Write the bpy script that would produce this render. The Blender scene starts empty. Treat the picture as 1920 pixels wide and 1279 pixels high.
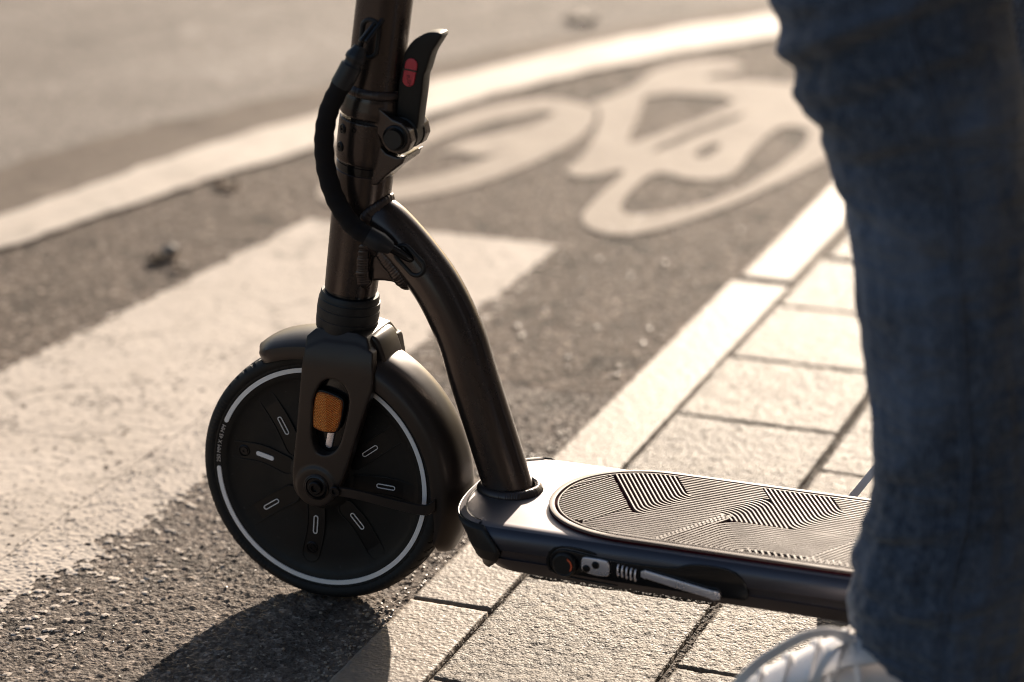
import bpy, bmesh, math, random
import numpy as np
from mathutils import Vector, Matrix
random.seed(5); RNG = np.random.RandomState(7)
PI = math.pi
S = bpy.context.scene
COL = S.collection
# ---------------------------------------------------------------- camera
CAMP = Vector((0.983395, -2.091914, 1.035906))
YAW, PITCH, ROLL, FPX = 0.364345, 0.327100, -0.0018755, 4890.968
FW = Vector((-math.sin(YAW)*math.cos(PITCH), math.cos(YAW)*math.cos(PITCH), -math.sin(PITCH)))
R0 = Vector((math.cos(YAW), math.sin(YAW), 0)); U0 = R0.cross(FW)
RT = R0*math.cos(ROLL) + U0*math.sin(ROLL); UP = -R0*math.sin(ROLL) + U0*math.cos(ROLL)
cd = bpy.data.cameras.new('camera'); cam = bpy.data.objects.new('camera', cd); COL.objects.link(cam)
M = Matrix((RT, UP, -FW)).transposed().to_4x4(); M.translation = CAMP
cam.matrix_world = M
cd.sensor_fit = 'HORIZONTAL'; cd.sensor_width = 36; cd.lens = FPX/1920*36
cd.clip_start = 0.05; cd.clip_end = 800
cd.dof.use_dof = True
cd.dof.focus_distance = (Vector((0.03, -0.03, 0.22)) - CAMP).dot(FW)
cd.dof.aperture_fstop = 2.75; cd.dof.aperture_blades = 9
S.camera = cam
S.cycles.pixel_filter_type = 'BLACKMAN_HARRIS'; S.cycles.filter_width = 1.05
# ---------------------------------------------------------------- sky and sun
SX, SY = 0.40, -3.0                        # how far shadows run per metre of height
sun_dir = Vector((-SX, -SY, 1)).normalized()
W = bpy.data.worlds.new('World'); S.world = W; W.use_nodes = True
nt = W.node_tree; bg = nt.nodes['Background']
sky = nt.nodes.new('ShaderNodeTexSky'); sky.sky_type = 'NISHITA'; sky.sun_disc = False
sky.sun_elevation = math.asin(sun_dir.z); sky.sun_rotation = math.atan2(sun_dir.x, sun_dir.y)
sky.dust_density = 2.5; sky.altitude = 100
nt.links.new(sky.outputs[0], bg.inputs[0]); bg.inputs[1].default_value = 0.068
sl = bpy.data.lights.new('sun', 'SUN'); sl.energy = 5.0; sl.angle = math.radians(0.6); sl.color = (1.0, .845, .69)
so = bpy.data.objects.new('sun', sl); COL.objects.link(so)
so.rotation_euler = (-sun_dir).to_track_quat('-Z', 'Y').to_euler()
S.view_settings.view_transform = 'Standard'; S.view_settings.look = 'None'
S.view_settings.exposure = 0.98; S.view_settings.gamma = 1

def on(x, y, ax, val):
    """world point seen at photo pixel (x, y) on the plane coordinate[ax] = val"""
    d = FW + RT*((x-960)/FPX) - UP*((y-639.5)/FPX)
    return CAMP + d*((val-CAMP[ax])/d[ax])

# ---------------------------------------------------------------- helpers
def tag(o, label=None, cat=None, group=None, kind=None):
    if label: o['label'] = label
    if cat: o['category'] = cat
    if group: o['group'] = group
    if kind: o['kind'] = kind
    return o
def empty(name, loc=(0, 0, 0)):
    o = bpy.data.objects.new(name, None); COL.objects.link(o); o.location = loc
    o.empty_display_size = .02
    return o
def mk(name, V, F, mat, parent=None, smooth=True, auto=None):
    me = bpy.data.meshes.new(name)
    me.from_pydata([tuple(map(float, v)) for v in V], [], [tuple(map(int, f)) for f in F]); me.validate(); me.update()
    o = bpy.data.objects.new(name, me); COL.objects.link(o)
    if mat: me.materials.append(mat)
    if smooth: me.shade_smooth()
    if auto is not None: sharp(o, auto)
    if parent: put(o, parent)
    return o
def put(o, parent):
    o.parent = parent
    if parent.type == 'EMPTY': o.matrix_parent_inverse = Matrix.Translation(parent.location).inverted()
    return o
def sharp(o, deg):
    me = o.data; bm = bmesh.new(); bm.from_mesh(me)
    for e in bm.edges:
        if len(e.link_faces) == 2 and e.calc_face_angle(0) > math.radians(deg): e.smooth = False
    bm.to_mesh(me); bm.free(); me.shade_smooth()
    bm = bmesh.new(); bm.from_mesh(me)
    for e in bm.edges:
        if len(e.link_faces) == 2 and e.calc_face_angle(0) > math.radians(deg): e.smooth = False
    bm.to_mesh(me); bm.free()
class Geo:
    def __init__(s): s.V = []; s.F = []
    def add(s, V, F):
        n = len(s.V); s.V += [tuple(v) for v in V]; s.F += [tuple(i+n for i in f) for f in F]; return s
    def box(s, c, h, rot=None):
        c = Vector(c); r = rot or Matrix.Identity(3)
        P = [c + r @ Vector((sx*h[0], sy*h[1], sz*h[2])) for sx in (-1, 1) for sy in (-1, 1) for sz in (-1, 1)]
        return s.add(P, [(0, 1, 3, 2), (4, 6, 7, 5), (0, 4, 5, 1), (2, 3, 7, 6), (0, 2, 6, 4), (1, 5, 7, 3)])
    def tube(s, P, R, n=16, cap=True, flat=1.0, up=None):
        P = [Vector(p) for p in P]
        if not hasattr(R, '__len__'): R = [R]*len(P)
        T = [(P[min(i+1, len(P)-1)] - P[max(i-1, 0)]).normalized() for i in range(len(P))]
        a = Vector(up) if up else (Vector((0, 1, 0)) if abs(T[0].y) < .9 else Vector((1, 0, 0)))
        V = []
        for p, t, r in zip(P, T, R):
            a = (a - t*a.dot(t)).normalized(); b = t.cross(a)
            for k in range(n):
                th = 2*PI*k/n; V.append(p + a*(r*math.cos(th)) + b*(r*flat*math.sin(th)))
        m = len(P)
        F = [(i*n+k, i*n+(k+1) % n, (i+1)*n+(k+1) % n, (i+1)*n+k) for i in range(m-1) for k in range(n)]
        if cap: F += [tuple(reversed(range(n))), tuple(range((m-1)*n, m*n))]
        return s.add(V, F)
    def lathe(s, prof, org, axis, n=48, cap=True):
        """prof: (radius, distance along axis)"""
        org = Vector(org); t = Vector(axis).normalized()
        a = Vector((0, 1, 0)) if abs(t.y) < .9 else Vector((1, 0, 0))
        a = (a - t*a.dot(t)).normalized(); b = t.cross(a)
        V = [org + t*d + a*(r*math.cos(2*PI*k/n)) + b*(r*math.sin(2*PI*k/n)) for r, d in prof for k in range(n)]
        m = len(prof)
        F = [(i*n+k, i*n+(k+1) % n, (i+1)*n+(k+1) % n, (i+1)*n+k) for i in range(m-1) for k in range(n)]
        if cap: F += [tuple(reversed(range(n))), tuple(range((m-1)*n, m*n))]
        return s.add(V, F)
    def ball(s, c, r, sc=(1, 1, 1), rot=None, n=10):
        c = Vector(c); rot = rot or Matrix.Identity(3); V = []
        for i in range(n//2+1):
            ph = PI*i/(n//2)
            for k in range(n):
                th = 2*PI*k/n
                V.append(c + rot @ Vector((r*sc[0]*math.sin(ph)*math.cos(th), r*sc[1]*math.sin(ph)*math.sin(th), r*sc[2]*math.cos(ph))))
        F = [(i*n+k, (i+1)*n+k, (i+1)*n+(k+1) % n, i*n+(k+1) % n) for i in range(n//2) for k in range(n)]
        return s.add(V, F)
    def build(s, name, mat, parent=None, smooth=True, auto=None):
        return mk(name, s.V, s.F, mat, parent, smooth, auto)
def spline(P, n=8):
    """Catmull-Rom through the points"""
    P = [Vector(p) for p in P]; Q = [P[0]*2-P[1]] + P + [P[-1]*2-P[-2]]; out = []
    for i in range(1, len(Q)-2):
        a, b, c, d = Q[i-1:i+3]
        for k in range(n):
            t = k/n
            out.append(.5*((2*b) + (c-a)*t + (2*a-5*b+4*c-d)*t*t + (3*b-a-3*c+d)*t**3))
    return out + [P[-1]]
def closed(P, n=6):
    P = [Vector(p) for p in P]; m = len(P); out = []
    for i in range(m):
        a, b, c, d = P[i-1], P[i], P[(i+1) % m], P[(i+2) % m]
        for k in range(n):
            t = k/n
            out.append(.5*((2*b) + (c-a)*t + (2*a-5*b+4*c-d)*t*t + (3*b-a-3*c+d)*t**3))
    return out
def smooth_closed(P, it=2):
    """Chaikin corner cutting"""
    P = [tuple(p) for p in P]
    for _ in range(it):
        Q = []
        for i in range(len(P)):
            a, b = P[i], P[(i+1) % len(P)]
            Q += [tuple(.75*x+.25*y for x, y in zip(a, b)), tuple(.25*x+.75*y for x, y in zip(a, b))]
        P = Q
    return P
XZ = Matrix(((1, 0, 0), (0, 0, -1), (0, 1, 0))).to_4x4()      # curve (x, y, z) -> world (x, -z, y)
def plate_mesh(loops, half, bevel=0.0, plane='xz', pos=0.0, res=2):
    """filled outline with holes, extruded both ways about 'pos' along the plane's normal"""
    cu = bpy.data.curves.new('plate', 'CURVE'); cu.dimensions = '2D'; cu.fill_mode = 'BOTH'
    cu.extrude = max(0, half-bevel); cu.bevel_depth = bevel; cu.bevel_resolution = res
    if bevel: cu.offset = -bevel
    for L in loops:
        sp = cu.splines.new('POLY'); sp.points.add(len(L)-1)
        for q, p in zip(sp.points, L): q.co = (p[0], p[1], 0, 1)
        sp.use_cyclic_u = True
    o = bpy.data.objects.new('plate', cu); COL.objects.link(o)
    dg = bpy.context.evaluated_depsgraph_get(); dg.update()
    me = bpy.data.meshes.new_from_object(o.evaluated_get(dg))
    bpy.data.objects.remove(o); bpy.data.curves.remove(cu)
    if plane == 'xz': me.transform(Matrix.Translation((0, pos, 0)) @ XZ)
    else: me.transform(Matrix.Translation((0, 0, pos)))
    bm = bmesh.new(); bm.from_mesh(me); bmesh.ops.remove_doubles(bm, verts=bm.verts, dist=1e-6); bm.to_mesh(me); bm.free()
    return me
def obj_me(name, me, mat, parent=None, smooth=True, auto=None):
    me.name = name; me.materials.clear(); me.materials.append(mat)
    o = bpy.data.objects.new(name, me); COL.objects.link(o)
    if smooth: me.shade_smooth()
    if auto is not None: sharp(o, auto)
    if parent: put(o, parent)
    return o
def plate(name, loops, half, mat, parent=None, bevel=0.0, plane='xz', pos=0.0, res=2, auto=35):
    return obj_me(name, plate_mesh(loops, half, bevel, plane, pos, res), mat, parent, True, auto)
def geo_me(me):
    g = Geo(); g.V = [tuple(v.co) for v in me.vertices]; g.F = [tuple(p.vertices) for p in me.polygons]
    bpy.data.meshes.remove(me); return g
def soft(name, g, mat, parent=None, voxel=.0012, it=5, fac=.5, bend=None):
    """fuse the solids of g into one skin and round its edges"""
    o = g.build(name, mat, None, True)
    m = o.modifiers.new('r', 'REMESH'); m.mode = 'VOXEL'; m.voxel_size = voxel; m.use_smooth_shade = True
    if it:
        m = o.modifiers.new('s', 'SMOOTH'); m.iterations = it; m.factor = fac
    dg = bpy.context.evaluated_depsgraph_get(); dg.update()
    me = bpy.data.meshes.new_from_object(o.evaluated_get(dg)); o.modifiers.clear()
    old = o.data; o.data = me; bpy.data.meshes.remove(old); me.name = name
    me.materials.clear(); me.materials.append(mat)
    if bend:
        for v in me.vertices: v.co = bend(v.co)
    me.shade_smooth()
    if parent: put(o, parent)
    return o
def stadium(a, b, r, n=10):
    a = Vector(a[:2]); b = Vector(b[:2]); d = (b-a).normalized(); an = math.atan2(d.y, d.x)
    return [(b.x+r*math.cos(an-PI/2+PI*k/n), b.y+r*math.sin(an-PI/2+PI*k/n)) for k in range(n+1)] + \
           [(a.x+r*math.cos(an+PI/2+PI*k/n), a.y+r*math.sin(an+PI/2+PI*k/n)) for k in range(n+1)]
def circle(c, r, n=32): return [(c[0]+r*math.cos(2*PI*k/n), c[1]+r*math.sin(2*PI*k/n)) for k in range(n)]

# ---------------------------------------------------------------- value noise in numpy for real relief
def vnoise(X, Y, f, seed=0):
    r = np.random.RandomState(seed); T = r.rand(256, 256)
    x = X*f; y = Y*f; xi = np.floor(x).astype(int); yi = np.floor(y).astype(int)
    u = x-xi; v = y-yi; u = u*u*(3-2*u); v = v*v*(3-2*v)
    g = lambda a, b: T[a & 255, b & 255]
    return (g(xi, yi)*(1-u)+g(xi+1, yi)*u)*(1-v) + (g(xi, yi+1)*(1-u)+g(xi+1, yi+1)*u)*v
def fbm(X, Y, f, o=4, seed=0, g=.5):
    s = 0; a = 1; t = 0
    for k in range(o): s = s+a*vnoise(X+k*7.3, Y-k*3.1, f*2**k, seed+k); t += a; a *= g
    return s/t
def cells(X, Y, f, seed=0):
    """distance to the nearest and second nearest jittered cell point, and a random value of the cell"""
    r = np.random.RandomState(seed); JX = r.rand(256, 256); JY = r.rand(256, 256); H = r.rand(256, 256)
    x = X*f; y = Y*f; xi = np.floor(x).astype(int); yi = np.floor(y).astype(int)
    d1 = np.full(X.shape, 9.); d2 = np.full(X.shape, 9.); h = np.zeros(X.shape)
    for i in (-1, 0, 1):
        for j in (-1, 0, 1):
            a = (xi+i) & 255; b = (yi+j) & 255
            d = np.hypot(xi+i+JX[a, b]-x, yi+j+JY[a, b]-y)
            n = d < d1; d2 = np.where(n, d1, np.minimum(d2, d)); h = np.where(n, H[a, b], h); d1 = np.where(n, d, d1)
    return d1, d2, h
def sheet(name, xs, ys, Z, mat, parent=None, keep=None, smooth=True):
    nx, ny = len(xs), len(ys); X, Y = np.meshgrid(xs, ys, indexing='ij')
    co = np.stack([X, Y, Z], -1).reshape(-1, 3)
    i, j = np.meshgrid(np.arange(nx-1), np.arange(ny-1), indexing='ij')
    a = (i*ny+j).ravel(); F = np.stack([a, a+ny, a+ny+1, a+1], -1)
    if keep is not None: F = F[keep.ravel()]
    me = bpy.data.meshes.new(name); me.vertices.add(len(co)); me.vertices.foreach_set('co', co.ravel().astype(np.float32))
    me.loops.add(len(F)*4); me.loops.foreach_set('vertex_index', F.ravel().astype(np.int32))
    me.polygons.add(len(F)); me.polygons.foreach_set('loop_start', (np.arange(len(F))*4).astype(np.int32))
    me.polygons.foreach_set('loop_total', np.full(len(F), 4, np.int32))
    me.update(calc_edges=True); me.validate()
    me.materials.append(mat); 
    if smooth: me.shade_smooth()
    o = bpy.data.objects.new(name, me); COL.objects.link(o)
    if parent: o.parent = parent
    return o

# ---------------------------------------------------------------- materials
def mat(name, col, rough=.5, metal=0.0, spec=.5, **k):
    m = bpy.data.materials.new(name); m.use_nodes = True; n = m.node_tree.nodes; b = n['Principled BSDF']
    b.inputs['Base Color'].default_value = (*col, 1); b.inputs['Roughness'].default_value = rough
    b.inputs['Metallic'].default_value = metal; b.inputs['Specular IOR Level'].default_value = spec
    for kk, v in k.items(): b.inputs[kk.replace('_', ' ')].default_value = v
    return m
def N(m, t, **k):
    n = m.node_tree.nodes.new(t)
    for a, v in k.items():
        if a in n.inputs.keys(): n.inputs[a].default_value = v
        else: setattr(n, a, v)
    return n
def L(m, a, b): m.node_tree.links.new(a, b)
def coords(m, scale=(1, 1, 1), kind='Object'):
    tc = N(m, 'ShaderNodeTexCoord'); mp = N(m, 'ShaderNodeMapping'); mp.inputs['Scale'].default_value = scale
    L(m, tc.outputs[kind], mp.inputs[0]); return mp.outputs[0]
def noise(m, co, scale, detail=4, rough=.55, dist=0):
    n = N(m, 'ShaderNodeTexNoise'); n.inputs['Scale'].default_value = scale; n.inputs['Detail'].default_value = detail
    n.inputs['Roughness'].default_value = rough; n.inputs['Distortion'].default_value = dist
    L(m, co, n.inputs['Vector']); return n.outputs['Fac']
def ramp(m, fac, stops):
    r = N(m, 'ShaderNodeValToRGB'); e = r.color_ramp.elements
    while len(e) < len(stops): e.new(.5)
    for q, (p, c) in zip(e, stops): q.position = p; q.color = (*c, 1) if hasattr(c, '__len__') else (c, c, c, 1)
    L(m, fac, r.inputs[0]); return r.outputs[0]
def mix(m, fac, a, b, blend='MIX'):
    x = N(m, 'ShaderNodeMix'); x.data_type = 'RGBA'; x.blend_type = blend
    for s, v in ((x.inputs[0], fac), (x.inputs[6], a), (x.inputs[7], b)):
        if hasattr(v, 'links'): L(m, v, s)
        elif hasattr(v, '__len__'): s.default_value = (*v, 1)
        else: s.default_value = v
    return x.outputs[2]
def bump(m, h, dist, strength=1.0, prev=None):
    b = N(m, 'ShaderNodeBump'); b.inputs['Distance'].default_value = dist; b.inputs['Strength'].default_value = strength
    L(m, h, b.inputs['Height'])
    if prev: L(m, prev, b.inputs['Normal'])
    return b.outputs[0]
def bsdf(m): return m.node_tree.nodes['Principled BSDF']
def rough_from(m, fac, a, b):
    L(m, ramp(m, fac, [(0.3, a), (0.7, b)]), bsdf(m).inputs['Roughness'])
def grit(m, scale=900, dist=.0001, strength=.25, r=None):
    co = coords(m); f = noise(m, co, scale, 3)
    L(m, bump(m, f, dist, strength), bsdf(m).inputs['Normal'])
    if r: rough_from(m, noise(m, co, 35, 5, .65), *r)
    return m
M_paint = grit(mat('satin_bronze_paint', (.078, .063, .057), .30, .75, .5), 2600, .00004, .2, (.20, .31))
M_fork = grit(mat('satin_fork_paint', (.045, .035, .030), .42, .5, .5), 2600, .00006, .25, (.30, .42))
M_deck = grit(mat('anodised_deck', (.22, .205, .215), .5, .9, .5), 2400, .00004, .2, (.46, .54))
M_lever = grit(mat('lever_black', (.003, .0028, .003), .42, 0, .35), 1800, .00008, .2, (.38, .5))
M_deck_shaded = grit(mat('anodised_deck_shaded', (.075, .072, .085), .36, .85, .5), 2400, .00004, .2, (.30, .40))  # darker copy of the deck metal, the sides' shade put into its colour
M_black = grit(mat('black_plastic', (.006, .0055, .006), .45, 0, .5), 1800, .00008, .3, (.38, .55))
M_disc = grit(mat('wheel_cover_plastic', (.0055, .005, .005), .5, 0, .35), 1500, .00005, .3, (.42, .62))
M_disc_dark = grit(mat('wheel_window_plastic', (.006, .005, .005), .4, 0, .35), 1500, .00005, .3)
M_gloss = mat('gloss_black', (.006, .006, .007), .16, 0, .5)
M_rubber = grit(mat('tyre_rubber', (.009, .0085, .0085), .62, 0, .4), 700, .0002, .4, (.55, .75))
M_boot = grit(mat('boot_rubber', (.008, .0085, .010), .5, 0, .45), 1200, .0001, .3)
M_sleeve = mat('braided_sleeve', (.010, .009, .010), .8, 0, .25)
co = coords(M_sleeve); wv = N(M_sleeve, 'ShaderNodeTexVoronoi'); wv.inputs['Scale'].default_value = 1400; L(M_sleeve, co, wv.inputs['Vector'])
L(M_sleeve, bump(M_sleeve, wv.outputs['Distance'], .0003, .7), bsdf(M_sleeve).inputs['Normal'])
M_shrink = mat('heat_shrink', (.012, .014, .018), .42, 0, .5)
M_weld = mat('weld_bead', (.085, .07, .066), .28, .8, .5)
M_reflect = mat('reflective_stripe', (.97, .94, .92), .45, 0, .5)
M_screw = mat('black_steel', (.03, .03, .033), .28, .9, .5)
M_steel = grit(mat('brushed_steel', (.88, .86, .92), .3, .8, .5), 900, .00005, .2, (.22, .36))
M_orange = mat('orange_ring', (.75, .12, .04), .45)
M_red = mat('red_button', (.62, .035, .06), .32, 0, .6)
M_red_dark = mat('red_lettering', (.16, .012, .02), .5)
M_white_print = mat('white_print', (.62, .55, .5), .6)
M_mat = grit(mat('grip_mat_rubber', (.155, .112, .094), .6, 0, .45), 1500, .0001, .25, (.52, .62))
M_groove = mat('grip_mat_base', (.040, .006, .010), .9, 0, .03)
# amber prism reflector
M_amber = mat('amber_reflector', (.86, .24, .035), .18, 0, .7)
co = coords(M_amber, (1, 1, 1)); vo = N(M_amber, 'ShaderNodeTexVoronoi'); vo.inputs['Scale'].default_value = 900; vo.inputs['Randomness'].default_value = .12
L(M_amber, co, vo.inputs['Vector'])
L(M_amber, mix(M_amber, ramp(M_amber, vo.outputs['Distance'], [(.15, 0.), (.55, 1.)]), (.80, .26, .05), (.45, .10, .012)), bsdf(M_amber).inputs['Base Color'])
L(M_amber, bump(M_amber, vo.outputs['Distance'], .0014, .9), bsdf(M_amber).inputs['Normal'])
bsdf(M_amber).inputs['Subsurface Weight'].default_value = .25; bsdf(M_amber).inputs['Subsurface Radius'].default_value = (.004, .001, .0005)
M_prism = mat('amber_prism', (1.0, .46, .12), .2, 0, 1.0)
# denim
M_denim = mat('denim', (.02, .03, .05), .85, 0, .15)
bsdf(M_denim).inputs['Sheen Weight'].default_value = .25; bsdf(M_denim).inputs['Sheen Roughness'].default_value = .6
co = coords(M_denim); big = noise(M_denim, co, 9, 5, .6); fine = noise(M_denim, coords(M_denim, (1, 1, .22)), 620, 2, .7)
cA = mix(M_denim, ramp(M_denim, big, [(.40, 0.), (.64, 1.)]), (.024, .036, .060), (.088, .122, .185))
cB = mix(M_denim, ramp(M_denim, fine, [(.42, 0.), (.62, 1.)]), cA, (.18, .22, .29))
L(M_denim, mix(M_denim, .5, cA, cB), bsdf(M_denim).inputs['Base Color'])
L(M_denim, bump(M_denim, fine, .0008, .6, bump(M_denim, noise(M_denim, co, 38, 4), .006, .5, bump(M_denim, noise(M_denim, coords(M_denim, (1, .5, 2.6)), 13, 3, .5, 1.2), .022, .8))), bsdf(M_denim).inputs['Normal'])
M_thread = mat('denim_seam', (.10, .13, .185), .8, 0, .2)
M_shoe = mat('white_leather', (.95, .93, .93), .5, 0, .4); grit(M_shoe, 500, .0003, .3)
M_lace = mat('white_lace', (.90, .88, .87), .8, 0, .2); grit(M_lace, 900, .0005, .6)
M_sole = mat('white_sole', (.70, .66, .63), .6)
M_sock = mat('grey_sock', (.25, .25, .27), .9)
M_skin = mat('skin', (.55, .34, .25), .55)
M_kit = mat('shirt', (.05, .055, .06), .85)

def dusty(m, amt=.13, sc=260):
    b = bsdf(m); col = tuple(b.inputs['Base Color'].default_value[:3]); co = coords(m)
    f = ramp(m, noise(m, co, sc, 2, .5), [(.70, 0.), (.76, 1.)]); f2 = ramp(m, noise(m, co, 18, 5, .7), [(.5, 0.), (.8, 1.)])
    c1 = mix(m, f, col, tuple(x+amt*.12 for x in col)); c2 = mix(m, f2, c1, tuple(x+amt*.035 for x in col))
    L(m, c2, b.inputs['Base Color'])
for m_ in (M_disc, M_rubber, M_boot, M_fork, M_paint): dusty(m_)
def ground_mat(name, a, b, c, sc, rough=(.75, .95), bd=.002, spec=.35, speck=None, cracks=False, big=2.2, fine_bump=.9, stain=None, stones=False):
    m = mat(name, a, .85, 0, spec); co = coords(m)
    n1 = noise(m, co, sc, 6, .62); n2 = noise(m, co, big, 5, .6, .4)
    vo = N(m, 'ShaderNodeTexVoronoi'); vo.inputs['Scale'].default_value = sc*1.6; L(m, co, vo.inputs['Vector'])
    col = mix(m, ramp(m, n1, [(.36, 0.), (.66, 1.)]), a, b)
    col = mix(m, ramp(m, n2, [(.40, 0.), (.66, 1.)]), col, mix(m, .6, col, c))
    if speck: col = mix(m, ramp(m, vo.outputs['Color'], [(.72, 0.), (.86, 1.)]), col, speck)
    if stones:
        v2 = N(m, 'ShaderNodeTexVoronoi'); v2.inputs['Scale'].default_value = 150; L(m, co, v2.inputs['Vector'])
        sp = N(m, 'ShaderNodeSeparateColor'); L(m, v2.outputs['Color'], sp.inputs[0])
        col = mix(m, .62, col, mix(m, 1.0, col, ramp(m, sp.outputs[0], [(0., .5), (.55, .95), (.86, 1.25), (1., 2.2)]), 'MULTIPLY'))
    if stain:
        sn = noise(m, co, stain[0], 5, .7, .6); col = mix(m, ramp(m, sn, [(.52, 0.), (.66, 1.)]), col, mix(m, stain[1], col, tuple(x*.35 for x in a)))
        sn = noise(m, coords(m, (1.3, .8, 1)), stain[0]*1.7, 5, .7, .3); col = mix(m, ramp(m, sn, [(.56, 0.), (.70, 1.)]), col, mix(m, stain[1]*.7, col, tuple(min(1, x*1.5) for x in c)))
    h = n1
    nb = bump(m, vo.outputs['Distance'], bd, .5, bump(m, h, bd*1.6, fine_bump))
    if cracks:
        vc = N(m, 'ShaderNodeTexVoronoi'); vc.feature = 'DISTANCE_TO_EDGE'; vc.inputs['Scale'].default_value = 11
        mx = N(m, 'ShaderNodeVectorMath', operation='MULTIPLY_ADD'); nn = N(m, 'ShaderNodeTexNoise'); nn.inputs['Scale'].default_value = 22; nn.inputs['Detail'].default_value = 6
        L(m, co, nn.inputs['Vector']); L(m, nn.outputs['Color'], mx.inputs[0]); mx.inputs[1].default_value = (.10, .10, 0); L(m, co, mx.inputs[2])
        L(m, mx.outputs[0], vc.inputs['Vector'])
        gate = ramp(m, noise(m, co, 5, 3), [(.42, 0.), (.52, 1.)])
        line = ramp(m, vc.outputs['Distance'], [(.0, 1.), (.035, 0.)])
        f = N(m, 'ShaderNodeMath', operation='MULTIPLY'); L(m, gate, f.inputs[0]); L(m, line, f.inputs[1])
        col = mix(m, f.outputs[0], col, tuple(x*.52 for x in a))
        f2 = ramp(m, noise(m, co, 70, 6, .7), [(.60, 0.), (.70, 1.)])
        col = mix(m, f2, col, mix(m, .25, col, (.2, .16, .13)))
    L(m, col, bsdf(m).inputs['Base Color']); rough_from(m, n1, *rough)
    L(m, nb, bsdf(m).inputs['Normal']); return m
M_asph = ground_mat('asphalt', (.080, .062, .050), (.195, .158, .130), (.23, .19, .158), 190, bd=.0026, speck=(.36, .31, .265), stain=(14, .65), spec=.16, rough=(.6, .9), stones=True)
M_asph_far = ground_mat('asphalt_far', (.055, .041, .033), (.140, .110, .090), (.175, .138, .112), 90, bd=.004, speck=(.30, .25, .21), stain=(11, .95), spec=.10, rough=(.7, .95), stones=True)
M_road = ground_mat('road_asphalt', (.135, .116, .10), (.275, .243, .215), (.34, .305, .275), 70, stain=(2.2, .6), stones=True, spec=.15, rough=(.75, .95), big=1.6, bd=.002)
M_road_dark = ground_mat('road_seam', (.10, .083, .07), (.17, .145, .12), (.2, .17, .14), 90)
M_white = ground_mat('worn_road_paint', (.54, .475, .41), (.61, .545, .48), (.47, .41, .35), 90, bd=.0008, cracks=True, spec=.2, rough=(.7, .9), big=6, fine_bump=.45)
M_line = ground_mat('line_paint', (.48, .42, .36), (.60, .54, .475), (.36, .30, .25), 60, stain=(7, .35), bd=.0012, spec=.3, rough=(.6, .8), big=5)
M_symbol = ground_mat('symbol_paint', (.35, .298, .25), (.43, .37, .312), (.29, .243, .204), 80, stain=(16, .3), bd=.0012, spec=.15, rough=(.7, .9), big=5)
M_kerb = ground_mat('kerb_stone', (.22, .183, .148), (.30, .252, .21), (.17, .14, .11), 150, stain=(12, .45), bd=.0012, spec=.28, rough=(.50, .70), big=9, fine_bump=.6)
M_slab = ground_mat('rough_paving', (.15, .125, .098), (.31, .265, .215), (.19, .157, .125), 240, stain=(11, .65), bd=.0024, spec=.26, rough=(.44, .68), big=14, fine_bump=1.0)
def per_stone(m, lo, hi):
    b = bsdf(m); lk = b.inputs['Base Color'].links[0].from_socket; oi = N(m, 'ShaderNodeObjectInfo')
    L(m, mix(m, 1.0, lk, ramp(m, oi.outputs['Random'], [(0., lo), (1., hi)]), 'MULTIPLY'), b.inputs['Base Color'])
per_stone(M_slab, .72, 1.05); per_stone(M_kerb, .95, 1.08)
M_soil = ground_mat('joint_soil', (.075, .058, .044), (.15, .12, .095), (.11, .085, .065), 260, bd=.003)
M_pebble = mat('pale_grit', (.34, .29, .235), .45, 0, .6); M_pebble_dark = mat('dark_grit', (.09, .075, .06), .7)

# ================================================================ SETTING
def asph_h(X, Y):
    d1, d2, h = cells(X, Y, 140, 3); e, e2, g = cells(X+3, Y+1, 250, 9)
    st = np.clip((d2-d1)*2.4, 0, 1)
    z = .0021*st*(.25+.75*h) + .0010*np.clip((e2-e)*2, 0, 1)*g + .0016*(fbm(X, Y, 12, 3, 4)-.5)
    return z-.0028
def axis_grid(a, b, d): return np.arange(a, b+d/2, d)
# paved ground as one wide sheet, finer near the scooter
base = mk('ground', [(-160, -60, -.02), (160, -60, -.02), (160, 260, -.02), (-160, 260, -.02)], [(0, 1, 2, 3)], M_road, None, False); tag(base, kind='structure')
xs = axis_grid(-.62, .084, .0019); ys = axis_grid(-.36, .62, .0021)
X, Y = np.meshgrid(xs, ys, indexing='ij')
cycle = sheet('cycle_lane', xs, ys, asph_h(X, Y), M_asph); tag(cycle, kind='structure')
def coarse(x0, x1, y0, y1, d, seed=0):
    a = axis_grid(x0, x1, d); b = axis_grid(y0, y1, d); X, Y = np.meshgrid(a, b, indexing='ij')
    return a, b, (asph_h(X, Y)*1.0 if y0 < -.85 else asph_h(X, Y)*.45-.0008)
for (x0, x1, y0, y1, d) in ((-1.9, -.615, -.8, 1.6, .006), (-.62, .084, .615, 2.2, .0048), (-.62, .10, -.9, -.355, .006)):
    a, b, Z = coarse(x0, x1, y0, y1, d); tag(sheet('cycle_lane', a, b, Z-.0002, M_asph if y0 < -.85 else M_asph_far), kind='structure')
a, b = axis_grid(-3.0, .15, .03), axis_grid(1.55, 9, .03); X, Y = np.meshgrid(a, b, indexing='ij')
tag(sheet('cycle_lane', a, b, .0*X-.0020+.0012*(fbm(X, Y, 14, 3, 2)-.5), M_asph_far), kind='structure')

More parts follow.
